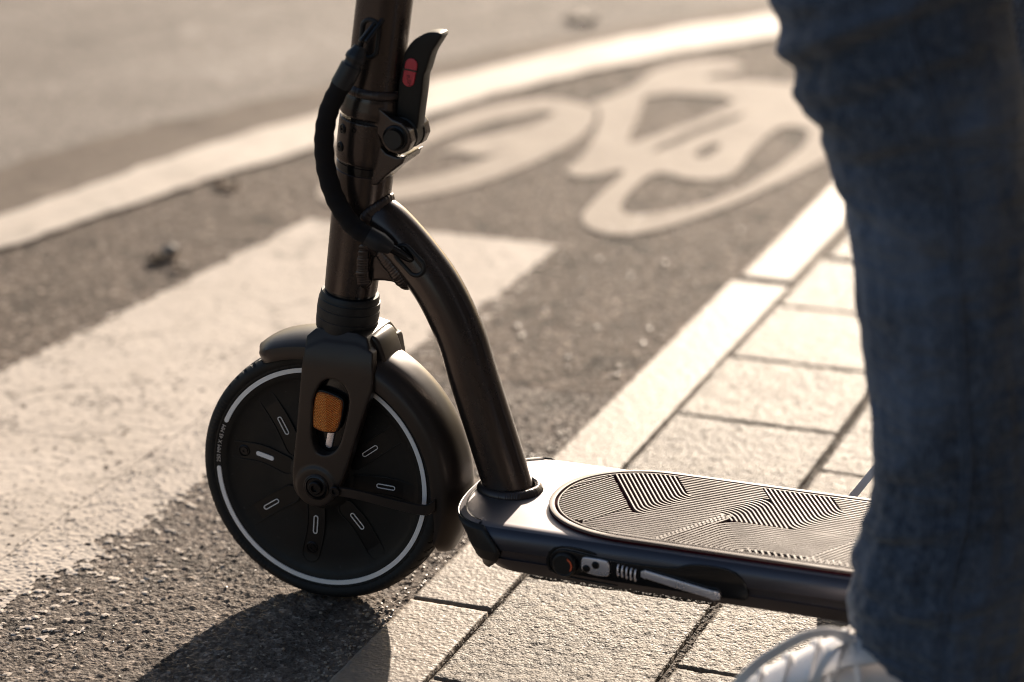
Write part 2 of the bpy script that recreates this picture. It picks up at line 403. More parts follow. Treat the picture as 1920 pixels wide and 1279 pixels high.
# curved lane line at the far side, and the paler carriageway beyond it
lc = np.array([(-1.05,.60),(-.992, 1.021), (-.957, 1.188), (-.934, 1.345), (-.880, 1.568), (-.822, 1.747), (-.745, 1.999), (-.649, 2.237), (-.534, 2.504), (-.344, 2.780), (-.211, 2.952), (.10, 3.25)])
lo = np.array([(-.98,.50),(-.910, .887), (-.854, 1.067), (-.822, 1.251), (-.785, 1.377), (-.729, 1.540), (-.648, 1.787), (-.591, 2.010), (-.503, 2.208), (-.418, 2.388), (-.292, 2.574), (-.159, 2.741), (.17, 3.02)])
pu = np.polyfit(lc[:, 1], lc[:, 0], 3); pl = np.polyfit(lo[:, 1], lo[:, 0], 3)
def band(name, fa, fb, y0, y1, z, m, n=220, w=12, rag=.012):
    ys = np.linspace(y0, y1, n); V = []; F = []
    for i, y in enumerate(ys):
        xa, xb = fa(y), fb(y)
        xa += rag*(vnoise(np.array([y]), np.array([1.3]), 30, 5)[0]-.5); xb += rag*(vnoise(np.array([y]), np.array([4.3]), 30, 8)[0]-.5)
        for k in range(w+1): V.append((xa+(xb-xa)*k/w, y, z))
    for i in range(n-1):
        for k in range(w): a = i*(w+1)+k; F.append((a, a+1, a+w+2, a+w+1))
    return tag(mk(name, V, F, m, None, False), kind='structure')
def mono(pts):
    ys = pts[:, 1]; xs = pts[:, 0]
    return lambda y: float(np.interp(y, ys, xs)) if ys[0] <= y <= ys[-1] else (float(xs[0]+(y-ys[0])*(xs[1]-xs[0])/(ys[1]-ys[0])) if y < ys[0] else float(xs[-1]+(y-ys[-1])*(xs[-1]-xs[-2])/(ys[-1]-ys[-2])))
def sm(f, h=.12): return lambda y: (f(y-h)+2*f(y)+f(y+h))/4
fU, fL = sm(mono(lc)), sm(mono(lo))
band('road', lambda y: fU(y)-14, lambda y: fU(y)-.004, -3.5, 16, .0004, M_road, n=300, rag=0)
M_gutter = ground_mat('gutter_asphalt', (.105, .082, .066), (.19, .155, .128), (.23, .19, .155), 80, stain=(4, .6), spec=.1)
band('gutter', lambda y: fU(y)-.15-.05*math.sin(y*1.7), lambda y: fU(y)+.004, -3, 9, .0008, M_gutter, rag=.03)
band('road_seam', lambda y: fU(y)-.010, lambda y: fU(y)+.004, -3, 9, .0012, M_road_dark, rag=.008)
band('lane_line', fU, fL, -3, 9, .0024, M_line, n=400, rag=.014)
# crossing stripe with a worn edge
def stripe(x0, x1, y0, y1, d):
    xs = axis_grid(x0, x1, d); ys = axis_grid(y0, y1, d); X, Y = np.meshgrid(xs, ys, indexing='ij')
    Zs = asph_h(X, Y)*.50-.0002+.0005*(fbm(X, Y, 40, 3, 5)-.5)
    rg = fbm(X, Y, 26, 5, 21, .62)-.5
    xl = np.interp(Y, [-.9, .45, .75, 1.05, 1.19], [-.66, -.643, -.610, -.590, -.575]); xr = np.interp(Y, [-.9, -.13, .08, .24, .45, .67, .87, 1.19], [-.275, -.256, -.240, -.230, -.218, -.206, -.189, -.189])
    wear = np.clip(1.2-np.clip(Y, -.5, 1)*1.0, .25, 1.4)
    e2, d2, stone = cells(X, Y, 140, 3)
    stn = stone*.45+fbm(X, Y, 70, 4, 77, .65)*.55
    ee = np.clip(np.minimum(xr+rg*.09*wear-X, (X-xl)*1.5)/(.045*wear), 0, 1)**.8
    return xs, ys, Zs, (stn > .68-ee*.62) & (X > xl+rg*.05) & (Y < 1.172+rg*.02) & (fbm(X+5, Y, 60, 4, 31, .6) < .80-.06*np.clip(.5-Y, 0, 1))
for a_ in ((-.665, -.34, -.9, .5, .003), (-.34, -.165, -.9, .5, .0014), (-.665, -.165, .5, 1.19, .003)):
    xs, ys, Zs, inside = stripe(*a_)
    tag(sheet('crossing_stripe', xs, ys, Zs, M_white, keep=inside[:-1, :-1]), kind='structure')
# bicycle symbol
FM = [(-430, 1970), (-402, 2056), (-394, 2138), (-402, 2246), (-386, 2311), (-347, 2362), (-275, 2367), (-249, 2303), (-300, 2253), (-301, 2212), (-160, 2245), (-55, 2195), (23, 1967), (43, 1806), (33, 1707), (7, 1576), (-28, 1434), (-67, 1324), (-100, 1266), (-128, 1242), (-171, 1252), (-206, 1299), (-219, 1369), (-225, 1497), (-229, 1578), (-242, 1581), (-263, 1527), (-294, 1516), (-321, 1552), (-318, 1615), (-332, 1715), (-381, 1905), (-406, 1951)]
HS = [[(-355, 2074), (-204, 2092), (-214, 1967), (-270, 1763), (-284, 1767), (-317, 1929)],
      [(-233, 1711), (-201, 1883), (-162, 2005), (-166, 1932), (-214, 1727)],
      [(-163, 1713), (-154, 1782), (-135, 1772), (-136, 1707), (-148, 1695)],
      [(-161, 1384), (-177, 1478), (-179, 1581), (-160, 1596), (-120, 1566), (-74, 1591), (-72, 1652), (-82, 1727), (-87, 1857), (-77, 1912), (-41, 1900), (-21, 1831), (-23, 1686), (-41, 1543), (-70, 1453), (-123, 1382)]]
WM = [(-611, 1270), (-639, 1362), (-648, 1510), (-629, 1572), (-625, 1691), (-617, 1764), (-594, 1881), (-543, 1956), (-495, 1993), (-433, 1968), (-403, 1943), (-380, 1870), (-367, 1804), (-362, 1696), (-375, 1594), (-385, 1535), (-410, 1435), (-453, 1346), (-494, 1295), (-554, 1242)]
WH = [[(-567, 1562), (-566, 1662), (-531, 1787), (-490, 1861), (-468, 1864), (-468, 1801), (-495, 1739), (-530, 1675), (-534, 1624), (-541, 1540)],
      [(-579, 1417), (-562, 1469), (-545, 1530), (-518, 1594), (-493, 1574), (-461, 1586), (-450, 1697), (-456, 1636), (-470, 1527), (-499, 1459), (-533, 1404)]]
def grow(L, f=1.07):
    cx = sum(p[0] for p in L)/len(L); cy = sum(p[1] for p in L)/len(L); return [(cx+(x-cx)*f, cy+(y-cy)*f) for x, y in L]
mm1 = lambda L: [(x/1000, y/1000) for x, y in smooth_closed(L, 1)]
mm = lambda L: [(x/1000, y/1000) for x, y in smooth_closed(L, 2)]
g = geo_me(plate_mesh([mm(FM)]+[mm1(grow(h, 1.11)) for h in HS], .0002, 0, 'xy', .0004))
g2 = geo_me(plate_mesh([mm(WM)]+[mm1(grow(h, 1.22)) for h in WH], .0002, 0, 'xy', .0001)); g.add(g2.V, g2.F)
tag(g.build('bicycle_symbol', M_symbol, None, False), kind='structure')

# kerb and paving: separate stones with worn edges over a dark joint bed
tag(mk('joint_bed', [(.070, -2.5, -.0045), (6, -2.5, -.0045), (6, 14, -.0045), (.070, 14, -.0045)], [(0, 1, 2, 3)], M_soil, None, False), kind='structure')
def slab(name, x0, x1, y0, y1, d, amp, seed, top, m, pits=1.0, skew=0.0):
    n = max(3, int((x1-x0)/d)); k = max(3, int((y1-y0)/d))
    xs = np.linspace(x0, x1, n); ys = np.linspace(y0, y1, k); X, Y = np.meshgrid(xs, ys, indexing='ij')
    f = fbm(X, Y, 120, 3, seed, .7); d1, d2, h = cells(X*.8, Y, 150, seed+3)
    Z = top + amp*(fbm(X, Y, 9, 3, seed+5)-.5)*1.6 + amp*(f-.5)*1.7 - pits*amp*np.clip(.5-d1, 0, .4)*1.9*(h > .45)
    e = np.minimum(np.minimum(X-x0, x1-X), np.minimum(Y-y0, y1-Y)) + .003*(fbm(X, Y, 60, 3, seed+8)-.5)
    Z = Z - np.where(e < .004, (.004-np.clip(e, -.001, .004))**2/.004*1.0, 0)
    Z[0, :] = Z[-1, :] = -.02; Z[:, 0] = Z[:, -1] = -.02
    if skew:
        o = sheet(name, xs, ys, Z, m)
        for v in o.data.vertices: v.co.y += skew*(v.co.x-x0)
        return tag(o, kind='structure')
    return tag(sheet(name, xs, ys, Z, m), kind='structure')
for i, (y0, y1) in enumerate(((-1.6, -.62), (-.615, .0098), (.0125, 1.100), (1.112, 2.2), (2.21, 3.4), (3.41, 4.8))):
    near = y1 < 1.11 and y0 > -.7
    slab('kerb', .076, .1602, y0, y1, .0026 if near else .007, .00055, 40+i, .0005, M_kerb, .35, skew=-.22 if False else 0)
cols = [(.1612, .3535), (.3590, .575), (.583, .80), (.808, 1.02), (1.03, 1.24)]
for ci, (x0, x1) in enumerate(cols):
    if ci == 0: J = [-.9, -.62, -.388, -.145, .100, .340, .583, .795, 1.012, 1.23, 1.45, 1.67, 1.89, 2.1, 2.4]
    else: J = [-.9, -.54, -.29, -.044, .205, .468, .70, .93, 1.16, 1.40, 1.65, 1.9, 2.15, 2.4]
    for k in range(len(J)-1):
        d = .0024 if (ci < 2 and J[k] > -.5 and J[k] < .6) else (.005 if J[k] < 1.2 else .012)
        gap = .0040 if (ci == 0 and abs(J[k]-.100) < .01 or ci == 0 and abs(J[k+1]-.100) < .01) else .0014
        slab('paving', x0+random.uniform(-.0004, .0006), x1-random.uniform(0, .001), J[k]+gap/2, J[k+1]-gap/2, d, .0013, 60+ci*17+k, .0008+.0012*random.random(), M_slab)
tag(mk('paving', [(1.25, -2.5, -.003), (8, -2.5, -.003), (8, 14, -.003), (1.25, 14, -.003)], [(0, 1, 2, 3)], M_slab, None, False), kind='structure')
tag(mk('paving', [(.16, 2.4, -.004), (1.25, 2.4, -.004), (1.25, 14, -.004), (.16, 14, -.004)], [(0, 1, 2, 3)], M_slab, None, False), kind='structure')
# loose grit in the asphalt and along the joints
def grits(name, pts, m):
    g = Geo()
    for x, y, r in pts:
        rot = Matrix.Rotation(random.random()*6.3, 3, 'Z') @ Matrix.Rotation(random.uniform(-.4, .4), 3, 'X')
        g.ball((x, y, -r*.12), r, (1, random.uniform(.6, .9), random.uniform(.35, .6)), rot, 6)
    return tag(g.build(name, m, None, False), 'fine loose grit scattered over the cycle lane', 'grit', kind='stuff')
pt = []
for _ in range(520):
    y = random.uniform(-.3, 2.0); x = random.uniform(-.18, .072); pt.append((x, y, random.uniform(.0010, .0024)))
for _ in range(34): pt.append((random.uniform(-.16, .06), random.uniform(.35, 1.4), random.uniform(.003, .0050)))
for _ in range(300): pt.append((.076-abs(random.gauss(0, .014)), random.uniform(-.35, .5), random.uniform(.0010, .0026)))
for _ in range(200): pt.append((random.uniform(-.58, -.24), random.uniform(-.35, .1), random.uniform(.0007, .0015)))
grits('grit', pt, M_pebble)
pt = []
for _ in range(420): pt.append((.3563+random.gauss(0, .0028), random.uniform(-.35, .7), random.uniform(.0009, .0022)))
for _ in range(160): pt.append((.1605+random.gauss(0, .002), random.uniform(-.35, .35), random.uniform(.0007, .0014)))
for _ in range(150): pt.append((random.uniform(.16, .35), .1+random.gauss(0, .0022), random.uniform(.0008, .0018)))
o = grits('dark_grit', pt, M_pebble_dark); o['label'] = 'dark soil crumbs lying in the paving joints'

bl = empty('added_facade', (5.0, -8, 0)); tag(bl, 'unseen dark house front added to cut sky fill and darken reflections', 'added_facade')  # house front added out of view to cut sky fill and darken reflections
M_wall = mat('plaster_wall', (.075, .072, .07), .9); M_glass = mat('window_glass', (.02, .02, .025), .12); M_frame = mat('window_frame', (.12, .10, .09), .6)
g = Geo(); g.box((5.3, -8, 6), (.3, 17, 6)); put(g.build('added_wall', M_wall, None, False), bl)
for wy in (-21, -17, -13, -9, -5, -1, 3, 7):
    for wz in (1.9, 5.3, 8.8):
        g = Geo(); g.box((4.97, wy, wz), (.03, .72, 1.05)); f_ = g.build('window', M_frame, bl, False)
        for s_ in (-1, 1): g = Geo(); g.box((4.935, wy+s_*.34, wz), (.01, .30, .95)); g.build('pane', M_glass, f_, False)
g = Geo(); g.box((5.2, -8, 12.2), (.6, 17.4, .2)); put(g.build('added_cornice', M_wall, None, False), bl)

def leaf(name, px, py, r, m, label, cat, curl=.5, seed=0):
    c_ = on(px, py, 2, .0); rr = random.Random(seed); V = [(c_.x, c_.y, r*.12)]; n = 14
    for k in range(n):
        a = 2*PI*k/n; q = r*(.75+.4*rr.random())*(1.25 if abs(math.cos(a)) > .8 else .8)
        V.append((c_.x+q*math.cos(a+seed), c_.y+q*math.sin(a+seed)*.7, .001+r*curl*rr.random()*abs(math.sin(a*1.5))))
    o = mk(name, V, [(0, 1+k, 1+(k+1) % n) for k in range(n)], m, None, True); md = o.modifiers.new('t', 'SOLIDIFY'); md.thickness = .0008; md.offset = 1
    return tag(o, label, cat)
M_leaf = mat('dry_leaf', (.055, .038, .025), .8); M_leaf2 = mat('brown_leaf', (.10, .065, .04), .8)
leaf('dry_leaf', 342, 502, .013, M_leaf, 'dark curled leaf on the asphalt just right of the pale pebble', 'leaf', .7, 1)
leaf('dry_leaf', 292, 488, .014, M_leaf, 'dark crumpled leaf on the asphalt just left of the pale pebble', 'leaf', .8, 2)
leaf('dry_leaf', 425, 352, .020, M_leaf2, 'brown leaf on the asphalt close under the white lane line', 'leaf', .5, 4)
leaf('dry_leaf', 1088, 40, .045, M_leaf, 'dark leaf lying out on the grey carriageway', 'leaf', .4, 5)
g = Geo(); c_ = on(318, 470, 2, .008); g.ball(c_, .012, (1.1, .8, .7), None, 12)
for i_, v_ in enumerate(g.V): g.V[i_] = tuple(x+.0012*math.sin(i_*2.1+k) for k, x in enumerate(v_))
tag(g.build('pebble', M_pebble, None, True), 'pale round pebble on the asphalt between two dark leaves', 'pebble')

# ================================================================ SCOOTER
scooter = empty('kick_scooter', (0, 0, 0))
tag(scooter, 'dark bronze folding electric scooter standing on the kerb line with grooved footboard', 'scooter')
AX = Vector((.143, 0, .9897)).normalized(); HUB = Vector((0, 0, .125))
def ax(s): return HUB + AX*s                       # a point on the steering axis
# ---- wheel
def make_wheel(c, cover=True):
    c = Vector(c); nT, nP = 720, 26
    th = np.linspace(0, 2*PI, nT, endpoint=False)
    prof = [(-.0205, .1115), (-.0215, .1128), (-.0222, .1145), (-.0225, .1165), (-.0222, .1185), (-.0212, .1203), (-.0195, .1218), (-.0170, .1231), (-.0140, .1240), (-.0105, .1245), (-.007, .1249), (-.0035, .1250)]
    prof = prof + [(0, .12505)] + [(-y, r) for y, r in reversed(prof)]
    V = []; n = len(prof)
    for t in th:
        for y, r in prof:
            dr = 0
            a = (t*64/(2*PI) + abs(y)*70) % 1
            if .0100 < abs(y) < .0206 and a < .17: dr = .0020
            if abs(abs(y)-.0072) < .0012: dr = .0014
            b = (t*48/(2*PI) - abs(y)*60) % 1
            if abs(y) < .006 and b < .13 and y > -.004: dr = .0012
            if abs(y) > .0218 and ((t*180/(2*PI)) % 1) < .4 and (.0 < (t*5/(2*PI)) % 1 < .35) and .1140 < r < .1170: y = y*1.022
            rr = r-dr
            V.append((c.x+rr*math.cos(t), c.y+y, c.z+rr*math.sin(t)))
    F = [(i*n+k, i*n+k+1, ((i+1) % nT)*n+k+1, ((i+1) % nT)*n+k) for i in range(nT) for k in range(n-1)]
    tyre = mk('tyre', V, F, M_rubber, None, True, 30)
    g = Geo()
    for s in (-1, 1):
        P = [(.1130, .0195), (.1122, .0206), (.1108, .0209), (.1095, .0207), (.1092, .0204), (.1000, .0200), (.0985, .0192), (.094, .0176), (.080, .0166), (.055, .0160), (.034, .0160), (.031, .0185), (.028, .0195), (.012, .0197), (.001, .0197)]
        g.lathe(P, c, (0, s, 0), 160, False)
    disc = g.build('wheel_cover', M_disc, None, True, 40)
    return tyre, disc
wheel = empty('wheel', (0, 0, .125)); put(wheel, scooter)
tyre, disc = make_wheel((0, 0, .125))
put(tyre, wheel); put(disc, wheel)
def ringpart(name, r0, r1, a0, a1, y, m, parent, n=240, th=.0006):
    """flat arc with rounded ends on the near face of the cover"""
    rm = (r0+r1)/2; hw = (r1-r0)/2; out = []; inn = []
    for k in range(n+1):
        a = a0+(a1-a0)*k/n; out.append((r1*math.cos(a), .125+r1*math.sin(a))); inn.append((r0*math.cos(a), .125+r0*math.sin(a)))
    cap = lambda a, s: [(rm*math.cos(a)+hw*math.cos(a+s*q)*1, .125+rm*math.sin(a)+hw*math.sin(a+s*q)) for q in np.linspace(0, PI, 9)[1:-1]]
    L = out + cap(a1, 1) + inn[::-1] + [p for p in reversed(cap(a0, -1))]
    return plate(name, [L], th, m, parent, 0, 'xz', y)
D2 = PI/180
ringpart('reflective_ring', .1043, .1086, -177.5*D2, 155*D2, -.0207, M_reflect, wheel)
# petals pressed into the cover, with little windows
def off_line(P, r): # tube-like outline of a curved stadium from a polyline
    P = [Vector(p) for p in spline([(x, z, 0) for x, z in P], 6)]; Lf = []; Rt = []
    for i, p in enumerate(P):
        t = (P[min(i+1, len(P)-1)]-P[max(i-1, 0)]).normalized(); n_ = Vector((-t.y, t.x, 0)); Lf.append(p+n_*r); Rt.append(p-n_*r)
    t0 = (P[1]-P[0]).normalized(); t1 = (P[-1]-P[-2]).normalized(); a0 = math.atan2(t0.y, t0.x); a1 = math.atan2(t1.y, t1.x)
    c1 = [P[-1]+Vector((math.cos(a1+PI/2-q), math.sin(a1+PI/2-q), 0))*r for q in np.linspace(0, PI, 9)[1:-1]]
    c0 = [P[0]+Vector((math.cos(a0-PI/2-q), math.sin(a0-PI/2-q), 0))*r for q in np.linspace(0, PI, 9)[1:-1]]
    return [(q.x, q.y) for q in Lf+c1+Rt[::-1]+c0]
PET = [([(-54, 195), (-40, 174), (-28, 150)], .56), ([(-87, 140), (-62, 139), (-37, 131)], .5), ([(-74, 74), (-54, 89), (-33, 102)], .5),
       ([(-7, 94), (-8, 70), (-14, 44)], .42), ([(25, 95), (38, 82), (54, 57)], .40), ([(35, 122), (66, 124), (94, 120)], .5), ([(34, 145), (54, 160), (78, 178)], .42), ([(12, 160), (22, 185), (26, 204)], .5)]
for i, (P, f) in enumerate(PET):
    P = [(x/1000, z/1000) for x, z in P]
    yf = -.0168
    plate('petal', [off_line(P, .0094), off_line(P, .0082)], .0008, M_disc, wheel, .0003, 'xz', yf, 1)
    plate('petal_floor', [off_line(P, .0083)], .0003, M_disc_dark, wheel, 0, 'xz', yf+.0003, 1)
    C = spline([(x, z, 0) for x, z in P], 8); a, b = C[int(len(C)*(f-.16))], C[int(len(C)*(f+.16))]
    if i == 1: a, b = C[6], C[12]
    d = (b-a).normalized()*.0072; mid = (a+b)/2; a, b = mid-d, mid+d
    outer = stadium((a.x, a.y), (b.x, b.y), .0023); inner = stadium((a.x, a.y), (b.x, b.y), .0015)
    plate('slot_trim', [outer, inner] if i != 1 else [stadium((a.x, a.y), (b.x, b.y), .0022)], .0004, M_reflect, wheel, 0, 'xz', yf-.0004)
    if i in (1, 3):
        e = C[-3] if i == 3 else C[2]
        scr = Geo(); scr.lathe([(.0058, 0), (.0058, .002), (.0050, .0026), (.0046, .0012), (.0034, .0012), (.0034, .0024), (.0016, .0024), (.0014, .0008), (.0002, .0008)], (e.x, -.0152, e.y), (0, -1, 0), 28)
        scr.build('cover_screw', M_screw, wheel, True, 30)
# size lettering on the tyre side
def text_mesh(s, size, ext=.0):
    cu = bpy.data.curves.new('t', 'FONT'); cu.body = s; cu.size = size; cu.align_x = 'CENTER'; cu.align_y = 'CENTER'; cu.extrude = ext; cu.resolution_u = 3
    o = bpy.data.objects.new('t', cu); COL.objects.link(o); dg = bpy.context.evaluated_depsgraph_get(); dg.update()
    me = bpy.data.meshes.new_from_object(o.evaluated_get(dg)); bpy.data.objects.remove(o); bpy.data.curves.remove(cu); return me
me = text_mesh('250 MM X 45 MM', .0062, .00015)
for v in me.vertices:
    a = 168.6*D2 - v.co.x*.86/.1066; r = .1064+v.co.y*.9      # reads upwards along the left side
    v.co = Vector((r*math.cos(a), -.0209-v.co.z, .125+r*math.sin(a)))
obj_me('size_lettering', me, M_white_print, wheel, False)

# ---- fork: near and far leg and the crown in one casting
def P2(L): return [(x/1000, z/1000) for x, z in L]
leg_o = P2([(-4, 266), (-9, 233), (-14, 185), (-20, 140), (-21, 122), (-16, 110), (-4, 103), (8, 103), (20, 111), (30, 130), (38, 152), (50, 190), (60, 217), (64, 228), (64, 245), (62, 266)])
leg_h = P2([(12, 229), (24, 233), (36, 228), (41, 213), (35, 187), (28, 164), (16, 155), (4, 157), (0, 172), (2, 195), (3, 212)])
leg_h = [(x/1, z) for x, z in smooth_closed(leg_h, 2)]
leg_o = smooth_closed(leg_o, 1)
g = Geo()
for s in (-1, 1):
    q = geo_me(plate_mesh([leg_o, leg_h], .0062, 0, 'xz', s*.0325, 2)); g.add(q.V, q.F)
    g.lathe([(.0200, 0), (.0200, .003)], (.004, s*.0375, .1225), (0, s, 0), 40)
crown = [(-6, 246), (-6, 268), (2, 275), (14, 276), (44, 275), (54, 272), (60, 260), (61, 247)]
crown = P2(crown)
q = geo_me(plate_mesh([crown], .0370, 0, 'xz', 0)); g.add(q.V, q.F)
g.lathe([(.028, .128), (.028, .146), (.022, .152)], HUB, AX, 48)
def fb(co):
    s = co.z-.238
    if s > 0:
        k = 1-min(1, s/.036)**2.0*.28; co.y *= k
    return co
fork = soft('fork', g, M_fork, scooter, .0011, 9, .5, fb)
# axle nut with a raised ring, brace screw
g = Geo(); g.lathe([(.0115, 0), (.0115, .0016), (.0100, .0022), (.0092, .0012), (.0066, .0012), (.0064, .0042), (.0056, .0050), (.0034, .0050), (.0030, .0024), (.0002, .0024)], (.005, -.0405, .1235), (0, -1, 0), 40)
g.build('axle_nut', M_screw, fork, True, 30)
g = Geo(); g.lathe([(.0125, -.0005), (.0128, .0006), (.0118, .0014), (.0112, .0006)], (.005, -.0408, .1235), (0, -1, 0), 40, False); g.build('axle_ring', M_fork, fork, True, 40)
# amber side reflector in the fork window and the holder behind it
refl = plate('reflector', [smooth_closed(P2([(4.5, 213), (7, 217), (14, 217), (30, 212.5), (32, 209), (30, 194), (26, 182), (22, 178.5), (12, 178), (2.5, 180.5), (1, 183), (1.5, 197)]), 2)], .0022, M_amber, fork, .0009, 'xz', -.0345)
RO = [(4.5, 213), (7, 217), (14, 217), (30, 212.5), (32, 209), (30, 194), (26, 182), (22, 178.5), (12, 178), (2.5, 180.5), (1, 183), (1.5, 197)]
def inside_poly(x, y, P):
    j = False; k = len(P)-1
    for i in range(len(P)):
        if (P[i][1] > y) != (P[k][1] > y) and x < (P[k][0]-P[i][0])*(y-P[i][1])/(P[k][1]-P[i][1])+P[i][0]: j = not j
        k = i
    return j
RI = grow_pts = [(16.2+(x-16.2)*.88, 197+(z-197)*.92) for x, z in RO]
g = Geo(); p_ = 1.75
for i in range(-2, 24):
    for j in range(-2, 28):
        x = .5+i*p_+(j % 2)*p_/2; z = 177+j*p_*.866
        if not inside_poly(x, z, RI) or x > 14.5: continue
        h = p_*.46; B = [(x+h*math.cos(a), z+h*math.sin(a)) for a in [PI/6+k*PI/3 for k in range(6)]]
        g.add([(bx_/1000, -.0367, bz_/1000) for bx_, bz_ in B]+[(x/1000, -.0379, z/1000)], [(k, (k+1) % 6, 6) for k in range(6)])
for j in range(-6, 34):       # slanting ridges on the other half
    for i in range(0, 11):
        x = 15.6+i*1.55; z = 168+j*1.75+i*1.0
        if not inside_poly(x, z, RI): continue
        B = [(x-.75, z-.9), (x+.75, z+.1), (x+.75, z+.95), (x-.75, z-.05)]
        g.add([(bx_/1000, -.0367, bz_/1000) for bx_, bz_ in B]+[((x-.7)/1000, -.0378, (z-.45)/1000), ((x+.7)/1000, -.0378, (z+.5)/1000)], [(0, 1, 5, 4), (1, 2, 5), (2, 3, 4, 5), (3, 0, 4)])
g.build('reflector_prisms', M_prism, fork, False)
plate('reflector_holder', [smooth_closed(P2([(3.6, 214), (6, 218.6), (14, 218.6), (31, 213.5), (33.4, 209), (31, 194), (27, 181), (23, 177.2), (12, 176.6), (2.0, 179), (-.4, 183), (.4, 197)]), 2)], .0020, M_black, fork, .0006, 'xz', -.0328)
plate('inner_plate', [smooth_closed(P2([(2, 232), (24, 237), (40, 230), (44, 212), (38, 186), (31, 160), (16, 150), (2, 152), (-3, 172), (0, 212)]), 2)], .001, M_gloss, fork, .0003, 'xz', -.0262)
plate('window_clip', [stadium((.0135, .163), (.0168, .178), .0034)], .0010, M_steel, fork, .0003, 'xz', -.0280)
# ---- mudguard
def arc_skin(a0, a1, n, sec, endround=0, name='mudguard', th=.0022, parent=scooter, m=M_fork):
    V = []; F = []; A = np.linspace(a0, a1, n); k = None
    for i, a in enumerate(A):
        S_ = sec(a, i/(n-1)); k = len(S_)
        for y, r in S_: V.append((r*math.cos(a), y, .125+r*math.sin(a)))
    F = [(i*k+j, i*k+j+1, (i+1)*k+j+1, (i+1)*k+j) for i in range(n-1) for j in range(k-1)]
    o = mk(name, V, F, m, parent, True)
    md = o.modifiers.new('t', 'SOLIDIFY'); md.thickness = th; md.offset = 1
    md = o.modifiers.new('b', 'BEVEL'); md.width = .0007; md.segments = 2; md.limit_method = 'ANGLE'; md.angle_limit = 1.0
    return o
def sec_rear(a, t):
    skirt = np.interp(math.degrees(a), [-26, -20, 0, 25, 55, 85], [.1345, .1270, .1180, .1185, .1175, .118])
    endt = max(0, (math.degrees(-a)-19)/7); W = .0315*math.sqrt(max(.12, 1-min(1, endt)**2*.75))
    top = .1395+.001*math.sin(t*3)
    pts = []
    for q in np.linspace(-1, 1, 25):
        u = abs(q)
        y = W*math.copysign(min(1, u*1.28)**.9 if u < .78 else 1.0, q) if u < .78 else W*math.copysign(1, q)
        r = top - (.010*(u/.78)**2.6 if u < .78 else .010 + (top-.010-skirt)*(u-.78)/.22)
        pts.append((y, r))
    return pts
arc_skin(-25*D2, 80*D2, 100, sec_rear, name='rear_mudguard')
def sec_front(a, t):
    e = max(0, (math.degrees(a)-108)/10); W = .0325*math.sqrt(max(.05, 1-min(1, e)**2*.9)); pts = []
    sk = .1215
    for q in np.linspace(-1, 1, 21):
        u = abs(q); top = .139-.0035*min(1, e)**2
        if u < .8: y = W*math.copysign((u/.8)**.95, q); r = top-.0065*(u/.8)**2.4
        else: y = W*math.copysign(1, q); r = top-.0065+(sk-top+.0065)*(u-.8)/.2
        pts.append((y, r))
    return pts
arc_skin(88*D2, 119*D2, 50, sec_front, name='front_mudguard')
# collar plate where the mudguard meets the crown
plate('mudguard_collar', [smooth_closed(P2([(44, 238), (44, 268), (54, 272), (61, 269), (66, 257), (69, 246), (64, 238), (52, 232)]), 1)], .0205, M_fork, scooter, .003, 'xz', .001, 3)
# brace from axle to mudguard
g = Geo()
P = spline([(.026, -.0430, .1235), (.05, -.0425, .1225), (.085, -.0415, .1180), (.110, -.040, .1155), (.118, -.0385, .1165), (.1235, -.0362, .121)], 5)
Wd = np.linspace(.0046, .0056, len(P))
for k in range(len(P)-1):
    pass
V = []; F = []
for i, p in enumerate(P):
    h = Wd[i]
    for dz, dy in ((h, 0), (h*.86, -.0013), (-h*.86, -.0013), (-h, 0), (-h, .0012), (h, .0012)): V.append((p.x, p.y+dy, p.z+dz))
n = 6; F = [(i*n+k, i*n+(k+1) % n, (i+1)*n+(k+1) % n, (i+1)*n+k) for i in range(len(P)-1) for k in range(n)]+[tuple(range(n))[::-1], tuple(range((len(P)-1)*n, len(P)*n))]
brace = mk('mudguard_brace', V, F, M_fork, scooter, True, 35)
g = Geo(); g.lathe([(.0052, 0), (.0052, .003), (.0046, .0036), (.0024, .0036), (.0022, .0018), (.0001, .0018)], (.0262, -.0435, .1238), (0, -1, 0), 24); g.build('brace_screw', M_screw, brace, True, 30)
# ---- rubber boot, head tube, steering stem
g = Geo()
prof = [(.0215, .140), (.0235, .1405), (.0262, .1425), (.0282, .147), (.0289, .1535), (.0290, .158), (.0286, .1583), (.0286, .1592), (.0290, .1596), (.0292, .166), (.0291, .1680), (.0286, .1684), (.0286, .1694), (.0290, .1698), (.0285, .176), (.0279, .1762), (.0275, .1772), (.0278, .1776), (.0272, .1815), (.0265, .1826), (.0225, .1826)]
g.lathe(prof, HUB, AX, 72); g.build('steering_boot', M_boot, scooter, True, 30)
g = Geo(); g.lathe([(.0225, .180), (.0238, .181), (.0238, .1872)], HUB, AX, 64); g.build('lower_bearing_ring', M_gloss, scooter, True, 40)
g = Geo(); g.lathe([(.0225, .1850), (.0242, .1860), (.0244, .1885), (.0252, .23), (.0262, .27), (.0266, .2950), (.0266, .3015), (.0258, .3022)], HUB, AX, 96); g.build('head_tube', M_paint, scooter, True, 40)
g = Geo(); g.lathe([(.0258, .301), (.0258, .3035), (.0266, .304), (.0266, .3095), (.0258, .3100), (.0258, .3115)], HUB, AX, 96); g.build('upper_bearing_ring', M_gloss, scooter, True, 40)
stem = empty('steering_stem', ax(.31)); put(stem, scooter)
